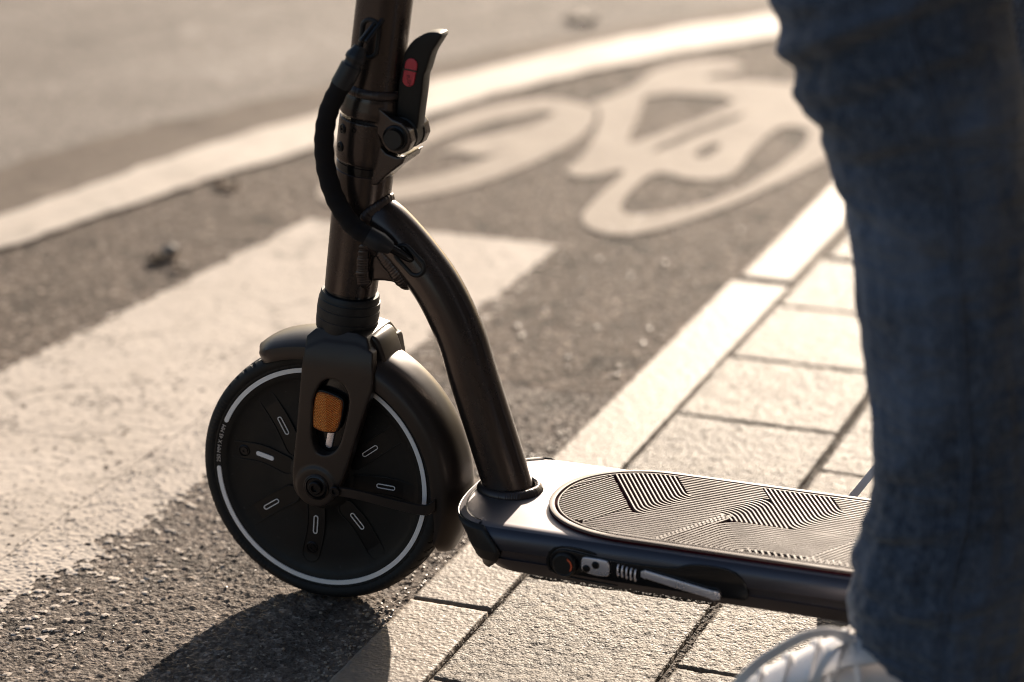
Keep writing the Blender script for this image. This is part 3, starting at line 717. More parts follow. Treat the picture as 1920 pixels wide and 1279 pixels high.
# lower hinge half: a barrel with a wedge nose reaching back to the pivot
PV = Vector((.083, 0, .462))
g = Geo(); g.lathe([(.0272, .3115), (.0280, .318), (.0284, .335), (.0284, .352)], HUB, AX, 72)
w1 = P2([(40, 466), (66, 463), (84, 455), (93, 445), (97, 446), (101, 452), (99, 441), (72, 425), (63, 418), (40, 420)])
w1 = P2([(36, 464), (58, 463), (66, 454), (74, 446), (84, 443.5), (92, 445), (89, 438), (75, 427), (64, 416), (36, 412)])
q = geo_me(plate_mesh([w1], .0205, 0, 'xz', 0)); g.add(q.V, q.F)
hl = soft('hinge_lower', g, M_paint, stem, .0009, 5)
g = Geo(); g.lathe([(.0286, .3555), (.0284, .362), (.0270, .372), (.0256, .3775)], HUB, AX, 72)
w2 = P2([(40, 469), (62, 468), (71, 458), (78, 449), (86, 446.5), (95, 450), (99, 459), (97, 469), (90, 476), (80, 479), (66, 489), (56, 492), (40, 492)])
for s in (-1, 1):
    q = geo_me(plate_mesh([w2], .0062, 0, 'xz', s*.0165)); g.add(q.V, q.F)
    g.lathe([(.0145, -.0062), (.0145, .0062)], (.0838, s*.0168, .4620), (0, 1, 0), 48)
q = geo_me(plate_mesh([P2([(40, 469), (60, 469), (62, 480), (58, 490), (40, 492)])], .016, 0, 'xz', 0)); g.add(q.V, q.F)
hu = soft('hinge_upper', g, M_paint, stem, .0009, 5)
g = Geo()
for y0, y1, r in ((-.0098, -.0068, .0158), (-.0060, .0062, .0150), (.0070, .0100, .0158), (-.0235, -.0228, .0118)):
    g.lathe([(r-.001, y0), (r, y0+.0006), (r, y1-.0006), (r-.001, y1)], (.0838, 0, .4620), (0, 1, 0), 48)
g.lathe([(.0085, -.030), (.0085, .030)], (.0838, 0, .4620), (0, 1, 0), 24)
g.build('pivot_barrel', M_black, stem, True, 35)
g = Geo(); g.lathe([(.0108, 0), (.0108, .0016), (.0098, .0020), (.0094, .0004), (.0072, .0004), (.0070, .0022), (.0060, .0028), (.0036, .0028), (.0032, .0010), (.0001, .0010)], (.0832, -.0232, .4625), (0, -1, 0), 36)
g.build('pivot_bolt', M_screw, stem, True, 30)
def axq(s, r, ang):  # point on the stem skin, ang measured from -Y towards +X
    ex = Vector((AX.z, 0, -AX.x)); return ax(s) + Vector((0, -1, 0))*(r*math.cos(ang)) + ex*(r*math.sin(ang))
def axn(ang):
    ex = Vector((AX.z, 0, -AX.x)); return Vector((0, -1, 0))*math.cos(ang) + ex*math.sin(ang)
g = Geo()
for s_, a_ in ((.342, -.62), (.325, -.66)):
    g.lathe([(.0048, 0), (.0048, .0008), (.0040, .0012), (.0037, .0004), (.0030, .0004), (.0029, .0014), (.0015, .0014), (.0013, .0002), (.0001, .0002)], axq(s_, .0279, a_), axn(a_), 24)
g.lathe([(.0024, 0), (.0024, .0006), (.0015, .0006), (.0014, .0001), (.0001, .0001)], axq(.345, .0281, -.12), axn(-.12), 20)
g.build('hinge_screws' if False else 'hinge_screw', M_screw, stem, True, 30)
g = Geo(); g.lathe([(.0252, .374), (.0252, .46), (.0250, .75), (.0250, 1.02)], HUB, AX, 96)
tube = g.build('stem_tube', M_paint, stem, True, 40)
# lever with a red release
LV = [(77, 466), (79, 485), (81, 508), (85, 527), (88, 537), (95, 547), (104, 553.5), (112, 556.5), (121, 556.5), (123.5, 554), (119, 547), (113, 537), (108, 522), (105.5, 516), (103.5, 500), (101, 484), (98.5, 466)]
lever = plate('clamp_lever', [P2([(77, 466), (79, 485), (81, 508)]) + [(p.x, p.y) for p in spline([(x/1000, z/1000, 0) for x, z in LV[3:10]], 4)] + [(p.x, p.y) for p in spline([(x/1000, z/1000, 0) for x, z in LV[10:]], 4)]], .0088, M_lever, scooter, .0016, 'xz', 0, 3)
plate('release_button', [stadium((.0915, .512), (.0945, .5265), .0057)], .0012, M_red, lever, .0005, 'xz', -.0089, 3)
plate('button_groove', [[(.0868, .5215), (.0868, .5230), (.0998, .5215), (.0998, .5200)]], .0002, M_gloss, lever, 0, 'xz', -.0103)
me = text_mesh('PUSH', .0052, .0001)
for v in me.vertices:
    a = -78*D2; x, y = v.co.x*.8, v.co.y
    v.co = Vector((.0920+x*math.cos(a)-y*math.sin(a), -.01025-v.co.z, .5120+x*math.sin(a)+y*math.cos(a)))
obj_me('button_lettering', me, M_red_dark, lever, False)
# ---- down tube, swept and swelling where it joins the head tube
DT = spline([(.048, 0, .382), (.066, 0, .3715), (.092, 0, .346), (.1155, 0, .316), (.1350, 0, .277), (.148, 0, .237), (.1645, 0, .187), (.1785, 0, .144), (.1835, 0, .128)], 10)
R = [.0215 if i < 4 else .0228 for i in range(len(DT))]
g = Geo(); g.tube(DT, R, 64); g.build('down_tube', M_paint, scooter, True, 40)
def bead(path, r, normal_of, step=.0016, wid=1.0, th=.42, name='weld_seam', parent=scooter, m=M_weld, lean=.5):
    """overlapping scales of weld metal laid along a path"""
    g = Geo(); acc = 0; P = [Vector(p) for p in path]; nxt = 0
    for i in range(len(P)-1):
        sg = P[i+1]-P[i]; ln = sg.length
        while nxt <= acc+ln and ln > 0:
            p = P[i]+sg*((nxt-acc)/ln); t = sg.normalized(); nn = normal_of(p, i/(len(P)-1)).normalized(); nn = (nn-t*nn.dot(t)).normalized(); b = t.cross(nn)
            tl = (t*math.cos(lean)+nn*math.sin(lean)); n2 = (nn*math.cos(lean)-t*math.sin(lean))
            rot = Matrix((tl, b, n2)).transposed(); k = random.uniform(.93, 1.07)
            g.ball(p, r*k, (.72, wid, th), rot, 14); nxt += step*random.uniform(.9, 1.1)
        acc += ln
    return g.build(name, m, parent, True)
circ = lambda s, r, a0=0, a1=2*PI, n=120: [axq(s, r, a0+(a1-a0)*k/n) for k in range(n+1)]
bead(circ(.3790, .0254), .0046, lambda p, t: axn(2*PI*t)+AX*.2, .0019, 1.0, .55, parent=stem, lean=.55)
# head tube / down tube join: saddle curve
sad = []
for k in range(61):
    a = 2*PI*k/60; d = Vector((.80, 0, -.60)); u = Vector((0, 1, 0)); v = d.cross(u)
    p0 = Vector((.050, 0, .381)) + u*(.0225*math.cos(a)) + v*(.0225*math.sin(a))
    # slide along d until it touches the head tube skin
    best = None
    for q in np.linspace(-.035, .035, 90):
        p = p0+d*q; w_ = p-HUB; rad = (w_-AX*w_.dot(AX)).length
        if rad >= .0266 and (p.x > ax(.27).x): best = p; break
    sad.append(best or p0)
bead(sad, .0055, lambda p, t: (p-HUB)-AX*(p-HUB).dot(AX)+Vector((0, p.y, 0))*.5, .0021, 1.05, .5, lean=.55)
# gusset below the join
GU = P2([(43, 372), (46, 340), (46, 322), (50, 317), (58, 319), (70, 321), (83, 320), (96, 306), (92, 330), (72, 360)])
gus = plate('gusset', [smooth_closed(P2([(40, 368), (44, 324), (50, 321), (62, 323.5), (76, 323), (88, 318), (92, 330), (74, 358)]), 1)], .0125, M_paint, scooter, .003, 'xz', 0, 3)
bead([Vector((x/1000, y/1000, z/1000)) for x, y, z in ((47, -19, 358), (46.5, -19, 345), (46, -18.5, 332), (46, -17, 322), (48, -12, 317.5))], .0062, lambda p, t: Vector((.25, -1, 0)), .0026, 1.2, .42, lean=.45)
bead([Vector((x/1000, y/1000, z/1000)) for x, y, z in ((63, -15, 351), (68, -15.5, 345), (74, -15.5, 338), (79, -15, 331), (83, -13, 324), (84, -8, 319.5))], .0056, lambda p, t: Vector((-.2, -1, -.1)), .0025, 1.2, .42, lean=.45)
# weld at the foot of the down tube
foot = [(.1835+.0262*math.cos(a)*1.04, .0250*math.sin(a), .1342) for a in np.linspace(0, 2*PI, 120)]
bead(foot, .0050, lambda p, t: Vector((p.x-.1835, p.y, .022)), .0022, 1.0, .6, lean=.55)
# ---- cable sleeve with grommets
def grommet(name, c, n_, long, hl, hr, parent):
    c = Vector(c); n_ = Vector(n_).normalized(); a = Vector(long).normalized(); a = (a-n_*a.dot(n_)).normalized(); b = n_.cross(a)
    rim = []
    for k in range(48):
        th = 2*PI*k/48; x = hr*math.cos(th); y = hr*math.sin(th) + math.copysign(hl-hr, math.sin(th)); rim.append(c+a*y+b*x)
    g = Geo(); g.tube(rim+[rim[0]], .0021, 10, False); o = g.build(name, M_boot, parent, True)
    g = Geo(); cen = c - n_*.0008; V = [p-n_*.0008 for p in rim]; g.add(V, [tuple(range(48))]); h = g.build('cable_opening', M_gloss, parent if parent != scooter else o, False)
    return o
grommet('cable_grommet', axq(.430, .0248, 0.0), axn(0.0), AX, .0170, .0082, stem)
dd = Vector((.023, 0, -.028)).normalized()
grommet('cable_grommet', (.0955, -.0222, .3495), (.03, -1, .02), (.030, 0, -.028), .0160, .0080, scooter)
CB = [(.0655, -.030, .560), (.061, -.040, .549), (.0545, -.044, .534), (.048, -.046, .521), (.0395, -.047, .506), (.031, -.047, .489), (.0262, -.047, .470), (.0246, -.046, .451), (.0262, -.045, .431), (.032, -.044, .410), (.0405, -.043, .394), (.0510, -.042, .381), (.0640, -.040, .3735), (.0770, -.036, .366), (.0865, -.028, .358)]
CP = spline(CB, 10); nC = len(CP)
i0, i1 = 34, 122
g = Geo(); Rr = [.0088*(1+.035*math.sin(i*.9)) for i in range(i0, i1)]; g.tube(CP[i0:i1], Rr, 28)
sleeve = g.build('cable_sleeve', M_sleeve, scooter, True, 50)
g = Geo(); g.tube(CP[12:i0+3], [.0062+.0030*min(1, max(0, (i-13)/4)) if i < 20 else (.0078 if i < 23 else .0097) for i in range(12, i0+3)], 28); g.build('shrink_collar', M_shrink, sleeve, True, 50)
g = Geo(); g.tube(CP[i1-3:nC-6], [.0092 if i < 8 else max(.0062, .0092-.0004*(i-8)) for i in range(nC-6-(i1-3))], 28); g.build('shrink_collar', M_shrink, sleeve, True, 50)
g = Geo()
for dx in (-.0026, .0024):
    g = Geo(); g.tube(spline([(.0615+dx, -.039, .550), (.0665+dx, -.032, .5585), (.070+dx, -.024, .566), (.071+dx, -.014, .575)], 6), .0023, 12); g.build('inner_cable', M_gloss, sleeve, True)
g = Geo(); g.tube(spline([(.079, -.034, .3645), (.088, -.027, .357), (.096, -.019, .350), (.10, -.008, .346)], 6), .0042, 12)
g.build('inner_cable', M_gloss, sleeve, True)
# ---- footboard
def outline(front, hw, rear, fr=.052, n=26, ex=2.6):
    """plan outline from the rear near corner round the nose"""
    P = [(rear, -hw), (rear*.55+front*.45, -hw)]
    for k in range(n+1):
        a = -PI/2 - PI*k/n; cx = math.cos(a); sy = math.sin(a)
        x = -abs(cx)**(2/ex); y = math.copysign(abs(sy)**(2/ex), sy)
        P.append((front+fr+fr*x, hw*y))
    P += [(rear*.55+front*.45, hw), (rear, hw)]
    return P
def loft(name, layers, m, parent, auto=30):
    V = []; n = None
    for (f, hw, rr, fr, z) in layers:
        O = outline(f, hw, rr, fr); n = len(O); V += [(x, y, z) for x, y in O]
    k = len(layers)
    F = [(i*n+j, (i+1)*n+j, (i+1)*n+(j+1) % n, i*n+(j+1) % n) for i in range(k-1) for j in range(n)]
    F += [tuple(range(n)), tuple(reversed(range((k-1)*n, k*n)))]
    return mk(name, V, F, m, parent, True, auto)
REAR = .86; ZT = .132
layers = [(.153, .0780, REAR, .052, ZT), (.1530, .0830, REAR, .052, ZT-.0004), (.1532, .0872, REAR, .052, ZT-.0020), (.1540, .0905, REAR, .052, ZT-.0056), (.1545, .0922, REAR, .052, ZT-.0105), (.1560, .0928, REAR, .052, ZT-.0165), (.158, .0928, REAR, .052, .1115),
          (.159, .0918, REAR, .052, .1108), (.162, .0905, REAR, .052, .1055), (.164, .0905, REAR, .052, .1035), (.165, .0920, REAR, .052, .1028), (.170, .0905, REAR, .052, .0975), (.178, .0850, REAR, .052, .0890), (.181, .0800, REAR, .050, .0872)]
deck = loft('footboard', layers, M_deck, scooter, 28)
deck.data.materials.append(M_deck_shaded)
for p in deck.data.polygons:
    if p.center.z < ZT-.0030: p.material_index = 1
# nose cap around the front, with facets
def capring(z, dx, dy, xs):
    O = outline(.153+dx, .0928+dy, REAR, .052, 30); return [(x, y, z) for x, y in O if x < xs]
def nose():
    rows = [(ZT-.0014, -.0048, -.0052, .192), (ZT-.0050, -.0030, -.0016, .196), (ZT-.0105, .0012, .0003, .201), (ZT-.0165, .0062, .0010, .206), (.1095, .0112, .0012, .2105), (.1000, .0190, -.0010, .206), (.0905, .0268, -.0050, .196), (.0868, .0290, -.0100, .190)]
    V = []; F = []; n = 41
    for z, dx, dy, xs in rows:
        O = [(x, y) for x, y in outline(.153+dx, .0928+dy, REAR, .052, 60, 2.6+max(0, .118-z)*70)[2:-2] if x < xs]
        O = [(xs, O[0][1])] + O + [(xs, O[-1][1])]
        # resample evenly
        L_ = [0]
        for a, b in zip(O, O[1:]): L_.append(L_[-1]+math.hypot(b[0]-a[0], b[1]-a[1]))
        for k in range(n):
            s = L_[-1]*k/(n-1); x = np.interp(s, L_, [o[0] for o in O]); y = np.interp(s, L_, [o[1] for o in O]); V.append((x, y, z))
    m_ = len(rows)
    F = [(i*n+j, (i+1)*n+j, (i+1)*n+j+1, i*n+j+1) for i in range(m_-1) for j in range(n-1)]
    o = mk('nose_cap', V, F, M_black, scooter, True, 14)
    md = o.modifiers.new('t', 'SOLIDIFY'); md.thickness = .0016; md.offset = -1
    return o
cap = nose()
# bright rim of the nose
V = []; F = []; O = [p for p in outline(.1495, .0880, REAR, .052, 60)[2:-2] if p[0] < .188]; I = [p for p in outline(.1535, .0842, REAR, .052, 60)[2:-2] if p[0] < .188]
n = min(len(O), len(I)); O = O[:n]; I = I[:n]
g = Geo(); V = [(x, y, ZT-.0004) for x, y in O]+[(x, y, ZT+.0008) for x, y in I]+[(x, y, ZT-.004) for x, y in O]+[(x, y, ZT-.001) for x, y in I]
F = [(i, i+1, n+i+1, n+i) for i in range(n-1)]+[(2*n+i, i, i+1, 2*n+i+1)[::-1] for i in range(n-1)]+[(n+i, n+i+1, 3*n+i+1, 3*n+i) for i in range(n-1)]
mk('nose_rim', V, F, M_deck, cap, True, 40)
# groove between rim and board
V = []; O = [p for p in outline(.1538, .0838, REAR, .052, 60)[2:-2] if p[0] < .188]; I = [p for p in outline(.1552, .0826, REAR, .052, 60)[2:-2] if p[0] < .188]; n = min(len(O), len(I))
mk('nose_seam', [(x, y, ZT+.0006) for x, y in O[:n]]+[(x, y, ZT+.0006) for x, y in I[:n]], [(i, i+1, n+i+1, n+i) for i in range(n-1)], M_gloss, cap, False)
# grip mat: base, raised border, ribs in a folded-cube pattern
MX0, MHW = .2275, .0835
def mat_out(ins, n=50):
    P = [(REAR-.03, -MHW+ins), (.55, -MHW+ins)]
    for k in range(n+1):
        a = -PI/2-PI*k/n; ex = 2.15; r = MHW-ins
        P.append((MX0+MHW+.010-(r+.010)*abs(math.cos(a))**(2/ex), math.copysign(r*abs(math.sin(a))**(2/ex), math.sin(a))))
    P += [(.55, MHW-ins), (REAR-.03, MHW-ins)]
    return P
ZM = ZT+.0006
mbase = plate('grip_mat', [mat_out(0)], .0012, M_groove, scooter, 0, 'xy', ZM)
plate('mat_border', [mat_out(.0), mat_out(.0052)], .0014, M_mat, mbase, .0006, 'xy', ZM+.0020)
plate('mat_inner_bead', [mat_out(.0076), mat_out(.0092)], .0012, M_mat, mbase, .0003, 'xy', ZM+.0021)
INS = np.array(mat_out(.0092))
def inmat(x, y):
    if x > .62: return abs(y) < MHW-.0092
    j = False; n = len(INS); k = n-1
    for i in range(n):
        if (INS[i, 1] > y) != (INS[k, 1] > y) and x < (INS[k, 0]-INS[i, 0])*(y-INS[i, 1])/(INS[k, 1]-INS[i, 1])+INS[i, 0]: j = not j
        k = i
    return j
P_ = .0040; C6, S6 = .5, .8660254
def fillet(A, B, C, r=.013, n=9):
    A, B, C = Vector(A), Vector(B), Vector(C); u = (A-B).normalized(); v = (C-B).normalized()
    th = math.acos(max(-1, min(1, u.dot(v)))); t = r/math.tan(th/2); t = min(t, (A-B).length*.95, (C-B).length*.95); rr = t*math.tan(th/2)
    cen = B+(u+v).normalized()*(rr/math.sin(th/2)); a = B+u*t; b = B+v*t
    out = []
    for k in range(n+1):
        q = (a-cen).lerp(b-cen, k/n); out.append(cen+q.normalized()*rr)
    return out
lines = []
def addl(pts, ok=None):
    """keep the stretches of a polyline that lie on the mat"""
    dense = []
    for a, b in zip(pts, pts[1:]):
        a, b = Vector(a), Vector(b); n = max(1, int((b-a).length/.0012))
        dense += [a.lerp(b, k/n) for k in range(n)]
    dense.append(Vector(pts[-1])); run = []
    for p in dense:
        if inmat(p.x, p.y) and (ok is None or ok(p.x, p.y)): run.append(p)
        else:
            if len(run) > 2: lines.append(run)
            run = []
    if len(run) > 2: lines.append(run)
# steep line through (x0, y0): x = x0 - (y-y0)/tan60
def cell(X0, YB, first):
    """one tile: steep ribs folding into level ribs that fold down again"""
    tn = 1.7320508
    Lx = lambda y: X0-(y-YB)/tn                       # left edge of the steep ribs
    PIT = 1.416/.9
    K = 14
    for k in range(K):
        y = YB+P_*k; xv = X0+P_*k*.57735
        top = (xv-(.09-y)/tn, .09)
        nx = X0+.141                                    # the next tile's left edge at YB2
        YB2 = YB+.011
        yfold0 = .001+(YB+.021)                         # rib from which the fold down starts
        xr = nx-(y-YB2)/tn
        if y >= yfold0-.0005:
            xf = .390+(X0-.313)+(y-yfold0)/tn
            low = YB2-.001
            V1 = fillet(top, (xv, y), (xf, y), .016)
            V2 = fillet((xv, y), (xf, y), (xf+(y-low)/tn, low), .022)
            addl([Vector(top)]+V1+V2+[Vector((xf+(y-low)/tn, low))])
        else:
            # ends on the rising seam of the lower fold
            xe = .363+(X0-.313)+(y+.061-(YB+.021))/tn - .0012
            V1 = fillet(top, (xv, y), (xe, y), .016)
            addl([Vector(top)]+V1+[Vector((xe, y))])
    # level ribs above the fold, from the right edge of the steep ribs
    k = K
    while YB+P_*k < .09:
        y = YB+P_*k; xs_ = X0+P_*(K-1)*.57735 - (y-(YB+P_*(K-1)))/tn + .0035
        YB2 = YB+.011; nx = X0+.141
        xn = nx-(y-YB2)/tn-.0026
        yf = .054+(YB+.021)
        xf = .390+(X0-.313)+(y-(.001+YB+.021))/tn
        low = YB2-.001
        if xf < xn and y < yf+.001:
            V2 = fillet((xs_, y), (xf, y), (xf+(y-low)/tn, low), .022); addl([Vector((xs_, y))]+V2+[Vector((xf+(y-low)/tn, low))])
        elif xn > xs_+.004: addl([(xs_, y), (xn, y)])
        k += 1
    # lower fold: rising ribs turning level
    xs0 = .390+(X0-.313); ys0 = .001+YB+.021
    for k in range(26):
        # rib k is parallel to the seam through (xs0, ys0), offset to the right
        offx = k*P_/S6
        yl = YB+.011-.0035-.0000-P_*(k-3)
        if k < 3:
            yt = ys0-.0035*k-.001; xt = xs0+offx+(yt-ys0)/tn; addl([(xt-(yt+.09)/tn, -.09), (xt, yt)])
        else:
            xt = xs0+offx+(yl-ys0)/tn
            if yl < -.066: 
                addl([(xt-(yl+.09)/tn, -.09), (xt, yl)]); continue
            nxs = xs0+.141+(yl-(ys0+.011))/tn-.002
            V1 = fillet((xt-(yl+.09)/tn, -.09), (xt, yl), (nxs, yl), .03)
            addl([Vector((xt-(yl+.09)/tn, -.09))]+V1+[Vector((nxs, yl))])
    # level ribs under the steep ones, left of the seam
X0, YB = .3135, -.0210
cell(X0, YB, True); cell(X0+.141, YB+.011, False); cell(X0+.282, YB+.022, False)
tn = 1.7320508
LE = lambda y: X0-(y-YB)/tn-.0046
# nose: rising ribs, level ribs above and below them
for k in range(0, 21):
    x_at = .2325+k*P_/S6*.98      # rib passes (x_at, -.006)
    pts = [(x_at+(-.09+.006)/tn, -.09), (x_at+(.09+.006)/tn, .09)]
    lim = .304
    addl(pts, lambda x, y: x < LE(y) and y > -.058-0*x and (x-.275)*tn-.058 < y+.0005 and y < -.008+(x-.2310)*tn+.001)
for k in range(-22, 24):
    y = YB+P_*k
    if y > -.006: addl([(.2, y), (.36, y)], lambda x, y: x < LE(y) and y > -.008+(x-.2310)*tn+.0045)
    if y < YB+.016: addl([(.2, y), (.40, y)], lambda x, y: (x < LE(y) if y > YB-.001 else True) and y < (x-.275)*tn-.058-.0045 and x < .363+(y+.061)/tn-.003)
# short teeth along the near edge
for k in range(60):
    x = .430+k*.0058; addl([(x, -.0655), (x+.0046, -.0735)])
for x0 in (.0,):
    pass
g = Geo()
HWR = .00088
for run in lines:
    run = [run[i] for i in range(0, len(run)-1, 2)]+[run[-1]]; V = []; n = len(run)
    for i, p in enumerate(run):
        t = (run[min(i+1, n-1)]-run[max(i-1, 0)]).normalized(); q = Vector((-t.y, t.x))
        for o_, z in ((HWR*1.1, ZM+.001), (HWR, ZM+.0032), (HWR*.7, ZM+.00345), (-HWR*.7, ZM+.00345), (-HWR, ZM+.0032), (-HWR*1.1, ZM+.001)): V.append((p.x+q.x*o_, p.y+q.y*o_, z))
    F = [(i*6+j, i*6+j+1, (i+1)*6+j+1, (i+1)*6+j) for i in range(n-1) for j in range(5)]+[(0, 1, 2, 3, 4, 5)[::-1], tuple((n-1)*6+j for j in range(6))]
    g.add(V, F)
g.build('mat_ribs' if False else 'rib_pattern', M_mat, mbase, True, 30)
# fold latch on the near side: recess, knob, steel latch plate, spring and arm
YS = -.0932
rec = plate('latch_recess', [smooth_closed(P2([(256, 107), (259, 118), (268, 122), (284, 121), (300, 119), (330, 118), (372, 119.5), (384, 125), (400, 127), (424, 126), (436, 117), (440, 103), (436, 98), (330, 98), (290, 99), (262, 99)]), 1)], .0012, M_gloss, scooter, .0005, 'xz', YS)
plate('recess_trim', [smooth_closed(P2([(252, 107), (257, 121), (270, 125), (290, 124), (300, 122), (300, 120), (284, 122.4), (268, 123.4), (260, 119), (255, 107), (260, 98), (290, 95.5), (320, 95), (320, 94), (290, 94.4), (258, 96.5)]), 1)], .0010, M_gloss, scooter, .0003, 'xz', YS+.0006)
g = Geo(); g.lathe([(.0112, 0), (.0112, .0035), (.0104, .0048), (.0096, .0052), (.0088, .0045), (.0001, .0046)], (.2715, YS-.0008, .1085), (0, -1, 0), 40)
for k in range(7):
    a = k/7*2*PI; 
knob = g.build('charge_port_cap', M_black, scooter, True, 30)
L_ = [(.2715+.0080*math.cos(a), .1085+.0080*math.sin(a)) for a in np.linspace(-.6, 1.1, 16)]+[(.2715+.0066*math.cos(a), .1085+.0066*math.sin(a)) for a in np.linspace(1.1, -.6, 16)]
plate('orange_mark', [L_], .0003, M_orange, knob, 0, 'xz', YS-.0057)
lp = plate('latch_plate', [smooth_closed(P2([(288, 117.5), (291, 119), (309, 118.5), (313, 117), (314, 106), (311, 103.5), (300, 103), (290, 105), (287, 109)]), 1)], .0014, M_steel, scooter, .0004, 'xz', YS-.0030)
g = Geo()
for c_ in ((.2925, .1085), (.3010, .1130)): g.lathe([(.0036, 0), (.0036, .0007), (.0031, .0011), (.0024, .0016), (.0001, .0018)], (c_[0], YS-.0040, c_[1]), (0, -1, 0), 24)
g.build('latch_rivet', M_screw, lp, True, 30)
g = Geo()
for k in range(5):
    c_ = Vector((.3215+.0040*k, YS-.0022, .1105-.0006*k)); g.tube([c_+Vector((.0012*math.cos(a)*0, .0026*math.cos(a), .0052*math.sin(a))) for a in np.linspace(0, 2*PI, 20)], .0008, 8, False)
g.build('latch_spring', M_steel, lp, True)
arm = plate('latch_arm', [P2([(343, 112.8), (346, 115), (404, 105.8), (413, 105), (415, 102), (414.5, 97.5), (409, 97), (402, 98.6), (372, 103.2), (346, 107.8), (343, 109.5)])], .0013, M_steel, lp, .0005, 'xz', YS-.0034)
plate('arm_fold', [P2([(343, 113.5), (347, 115.4), (347, 107.2), (343, 108.8)])], .0013, M_steel, lp, .0004, 'xz', YS-.0040)
plate('arm_fold', [P2([(407, 105.6), (411, 105.4), (411, 97), (407, 97.4)])], .0012, M_steel, lp, .0004, 'xz', YS-.0042)
# rear wheel and guard, behind the rider
rw = empty('wheel', (.985, 0, .125)); put(rw, scooter)
for o in (tyre, disc):
    c = o.copy(); COL.objects.link(c); c.parent = rw; c.matrix_parent_inverse = Matrix.Translation((0, 0, -.125))
g = Geo(); g.box((.90, -.038, .118), (.075, .006, .014)).box((.90, .038, .118), (.075, .006, .014)); g.build('rear_dropout', M_fork, scooter, False)
# handlebar
g = Geo(); hb = ax(1.03); g.tube([hb+Vector((0, y, 0)) for y in np.linspace(-.25, .25, 12)], .0125, 20); bar = g.build('handlebar', M_paint, scooter, True, 40)
for s in (-1, 1):
    g = Geo(); g.tube([hb+Vector((0, s*y, 0)) for y in (.135, .14, .25, .255)], [.014, .0165, .0165, .014], 20); g.build('grip', M_boot, bar, True, 40)

# ================================================================ RIDER
person = empty('person', (.66, 0, 0))
tag(person, 'person in dark blue jeans and white sneakers standing astride the scooter', 'person')
def leg_rings(keys, y_of, nang=72, dz=.006, seed=1, fold=1.0, hemslope=0.0):
    zs = np.arange(keys[0][0], keys[-1][0], dz); K = np.array(keys)
    V = []; A = np.linspace(0, 2*PI, nang, endpoint=False)
    for z in zs:
        cx = np.interp(z, K[:, 0], (K[:, 1]+K[:, 2])/2); r = np.interp(z, K[:, 0], (K[:, 2]-K[:, 1])/2)*.965; cy = y_of(z)
        for a in A:
            X_ = np.array([a*2.0+seed]); Z_ = np.array([z])
            w_ = .0050*(vnoise(np.array([math.cos(a)*1.3+3+seed]), np.array([z*1.0+math.sin(a)*.25]), 11, seed)[0]-.5)
            w_ += .0030*(vnoise(np.array([math.cos(a)+5]), np.array([z+.05*math.sin(a+.6)]), 34, seed+2)[0]-.5)
            # big creases: (height at the front, slope across the leg, depth)
            c_ = math.cos(a)                          # -1 front, +1 back
            for h0, sl, dp, wd in ((.600, .040, .0130, .010), (.640, .02, .0040, .012), (.572, .030, .0050, .008), (.535, .018, .0040, .008), (.505, -.02, .0030, .009), (.40, .03, .0018, .012), (.275, .03, .0035, .009), (.232, .02, .0050, .008), (.200, -.02, .0040, .007), (.165, .02, .0045, .007), (.135, -.03, .0030, .007)):
                u = (z-(h0+sl*(c_+1)))/wd
                fade = (.10+.90*max(0, -math.sin(a))**.8)*(.45+.55*(1-c_)/2)
                w_ += fold*fade*dp*(math.exp(-(u-1.1)**2)-.9*math.exp(-(u+.3)**2*1.6))
            rr = r+w_
            V.append((cx+rr*math.cos(a), cy+rr*.98*math.sin(a), z+hemslope*(math.cos(a))*max(0, 1-(z-keys[0][0])/.05)))
    m_ = len(zs)
    F = [(i*nang+j, i*nang+(j+1) % nang, (i+1)*nang+(j+1) % nang, (i+1)*nang+j) for i in range(m_-1) for j in range(nang)]
    return V, F, m_, nang
yn = -.20
def xz(px, py, y): p = on(px, py, 1, y); return p.z, p.x
edges = [(0, 1445, 1887), (80, 1466, 1902), (140, 1482, 1914), (205, 1500, 1920), (235, 1540, 1924), (300, 1550, 1928), (385, 1584, 1934), (500, 1600, 1938), (650, 1614, 1942), (800, 1632, 1946), (880, 1642, 1948), (960, 1631, 1948), (1040, 1602, 1945), (1090, 1602, 1938), (1150, 1590, 1925), (1200, 1600, 1915), (1245, 1625, 1905)]
keys = []
for py, l, r in edges:
    a = on(l-4, py, 1, yn); b = on(r+12, py, 1, yn); keys.append(((a.z+b.z)/2, a.x, b.x))
keys = keys[::-1]
z0 = keys[-1]
keys += [(z0[0]+.10, z0[1]+.03, z0[2]+.035), (z0[0]+.22, z0[1]+.06, z0[2]+.08)]
V, F, m1, nn = leg_rings(keys, lambda z: yn+.13*max(0, (z-.66))/.3, 96, .0035, 3, 1.0, -.022)
Vn = V; mN = m1
jeans = Geo(); jeans.add(V, F)
kf = [(.085, .565, .705), (.12, .565, .705), (.25, .560, .695), (.40, .532, .680), (.55, .555, .715), (.66, .560, .730), (.80, .590, .780), (.93, .600, .790)]
V, F, m2, n2 = leg_rings(kf, lambda z: .20-.12*max(0, (z-.25))/.65, 64, .007, 9, .8, -.015)
jeans.add(V, F)
top = max(v[2] for v in Vn)
hip = []
for k, (z, cx, rx, ry) in enumerate(((top-.06, .665, .105, .175), (top+.02, .675, .115, .180), (.93, .690, .118, .178), (.99, .695, .112, .165), (1.03, .695, .108, .155))):
    hip.append((z, cx, rx, ry))
hip = [(top-.05+i*((1.04-top+.05)/8), .672+.003*i, .112-.001*i, .175-.003*i) for i in range(9)]
Vh = [(cx+rx*math.cos(a), .0+ry*math.sin(a), z) for z, cx, rx, ry in hip for a in np.linspace(0, 2*PI, 48, endpoint=False)]
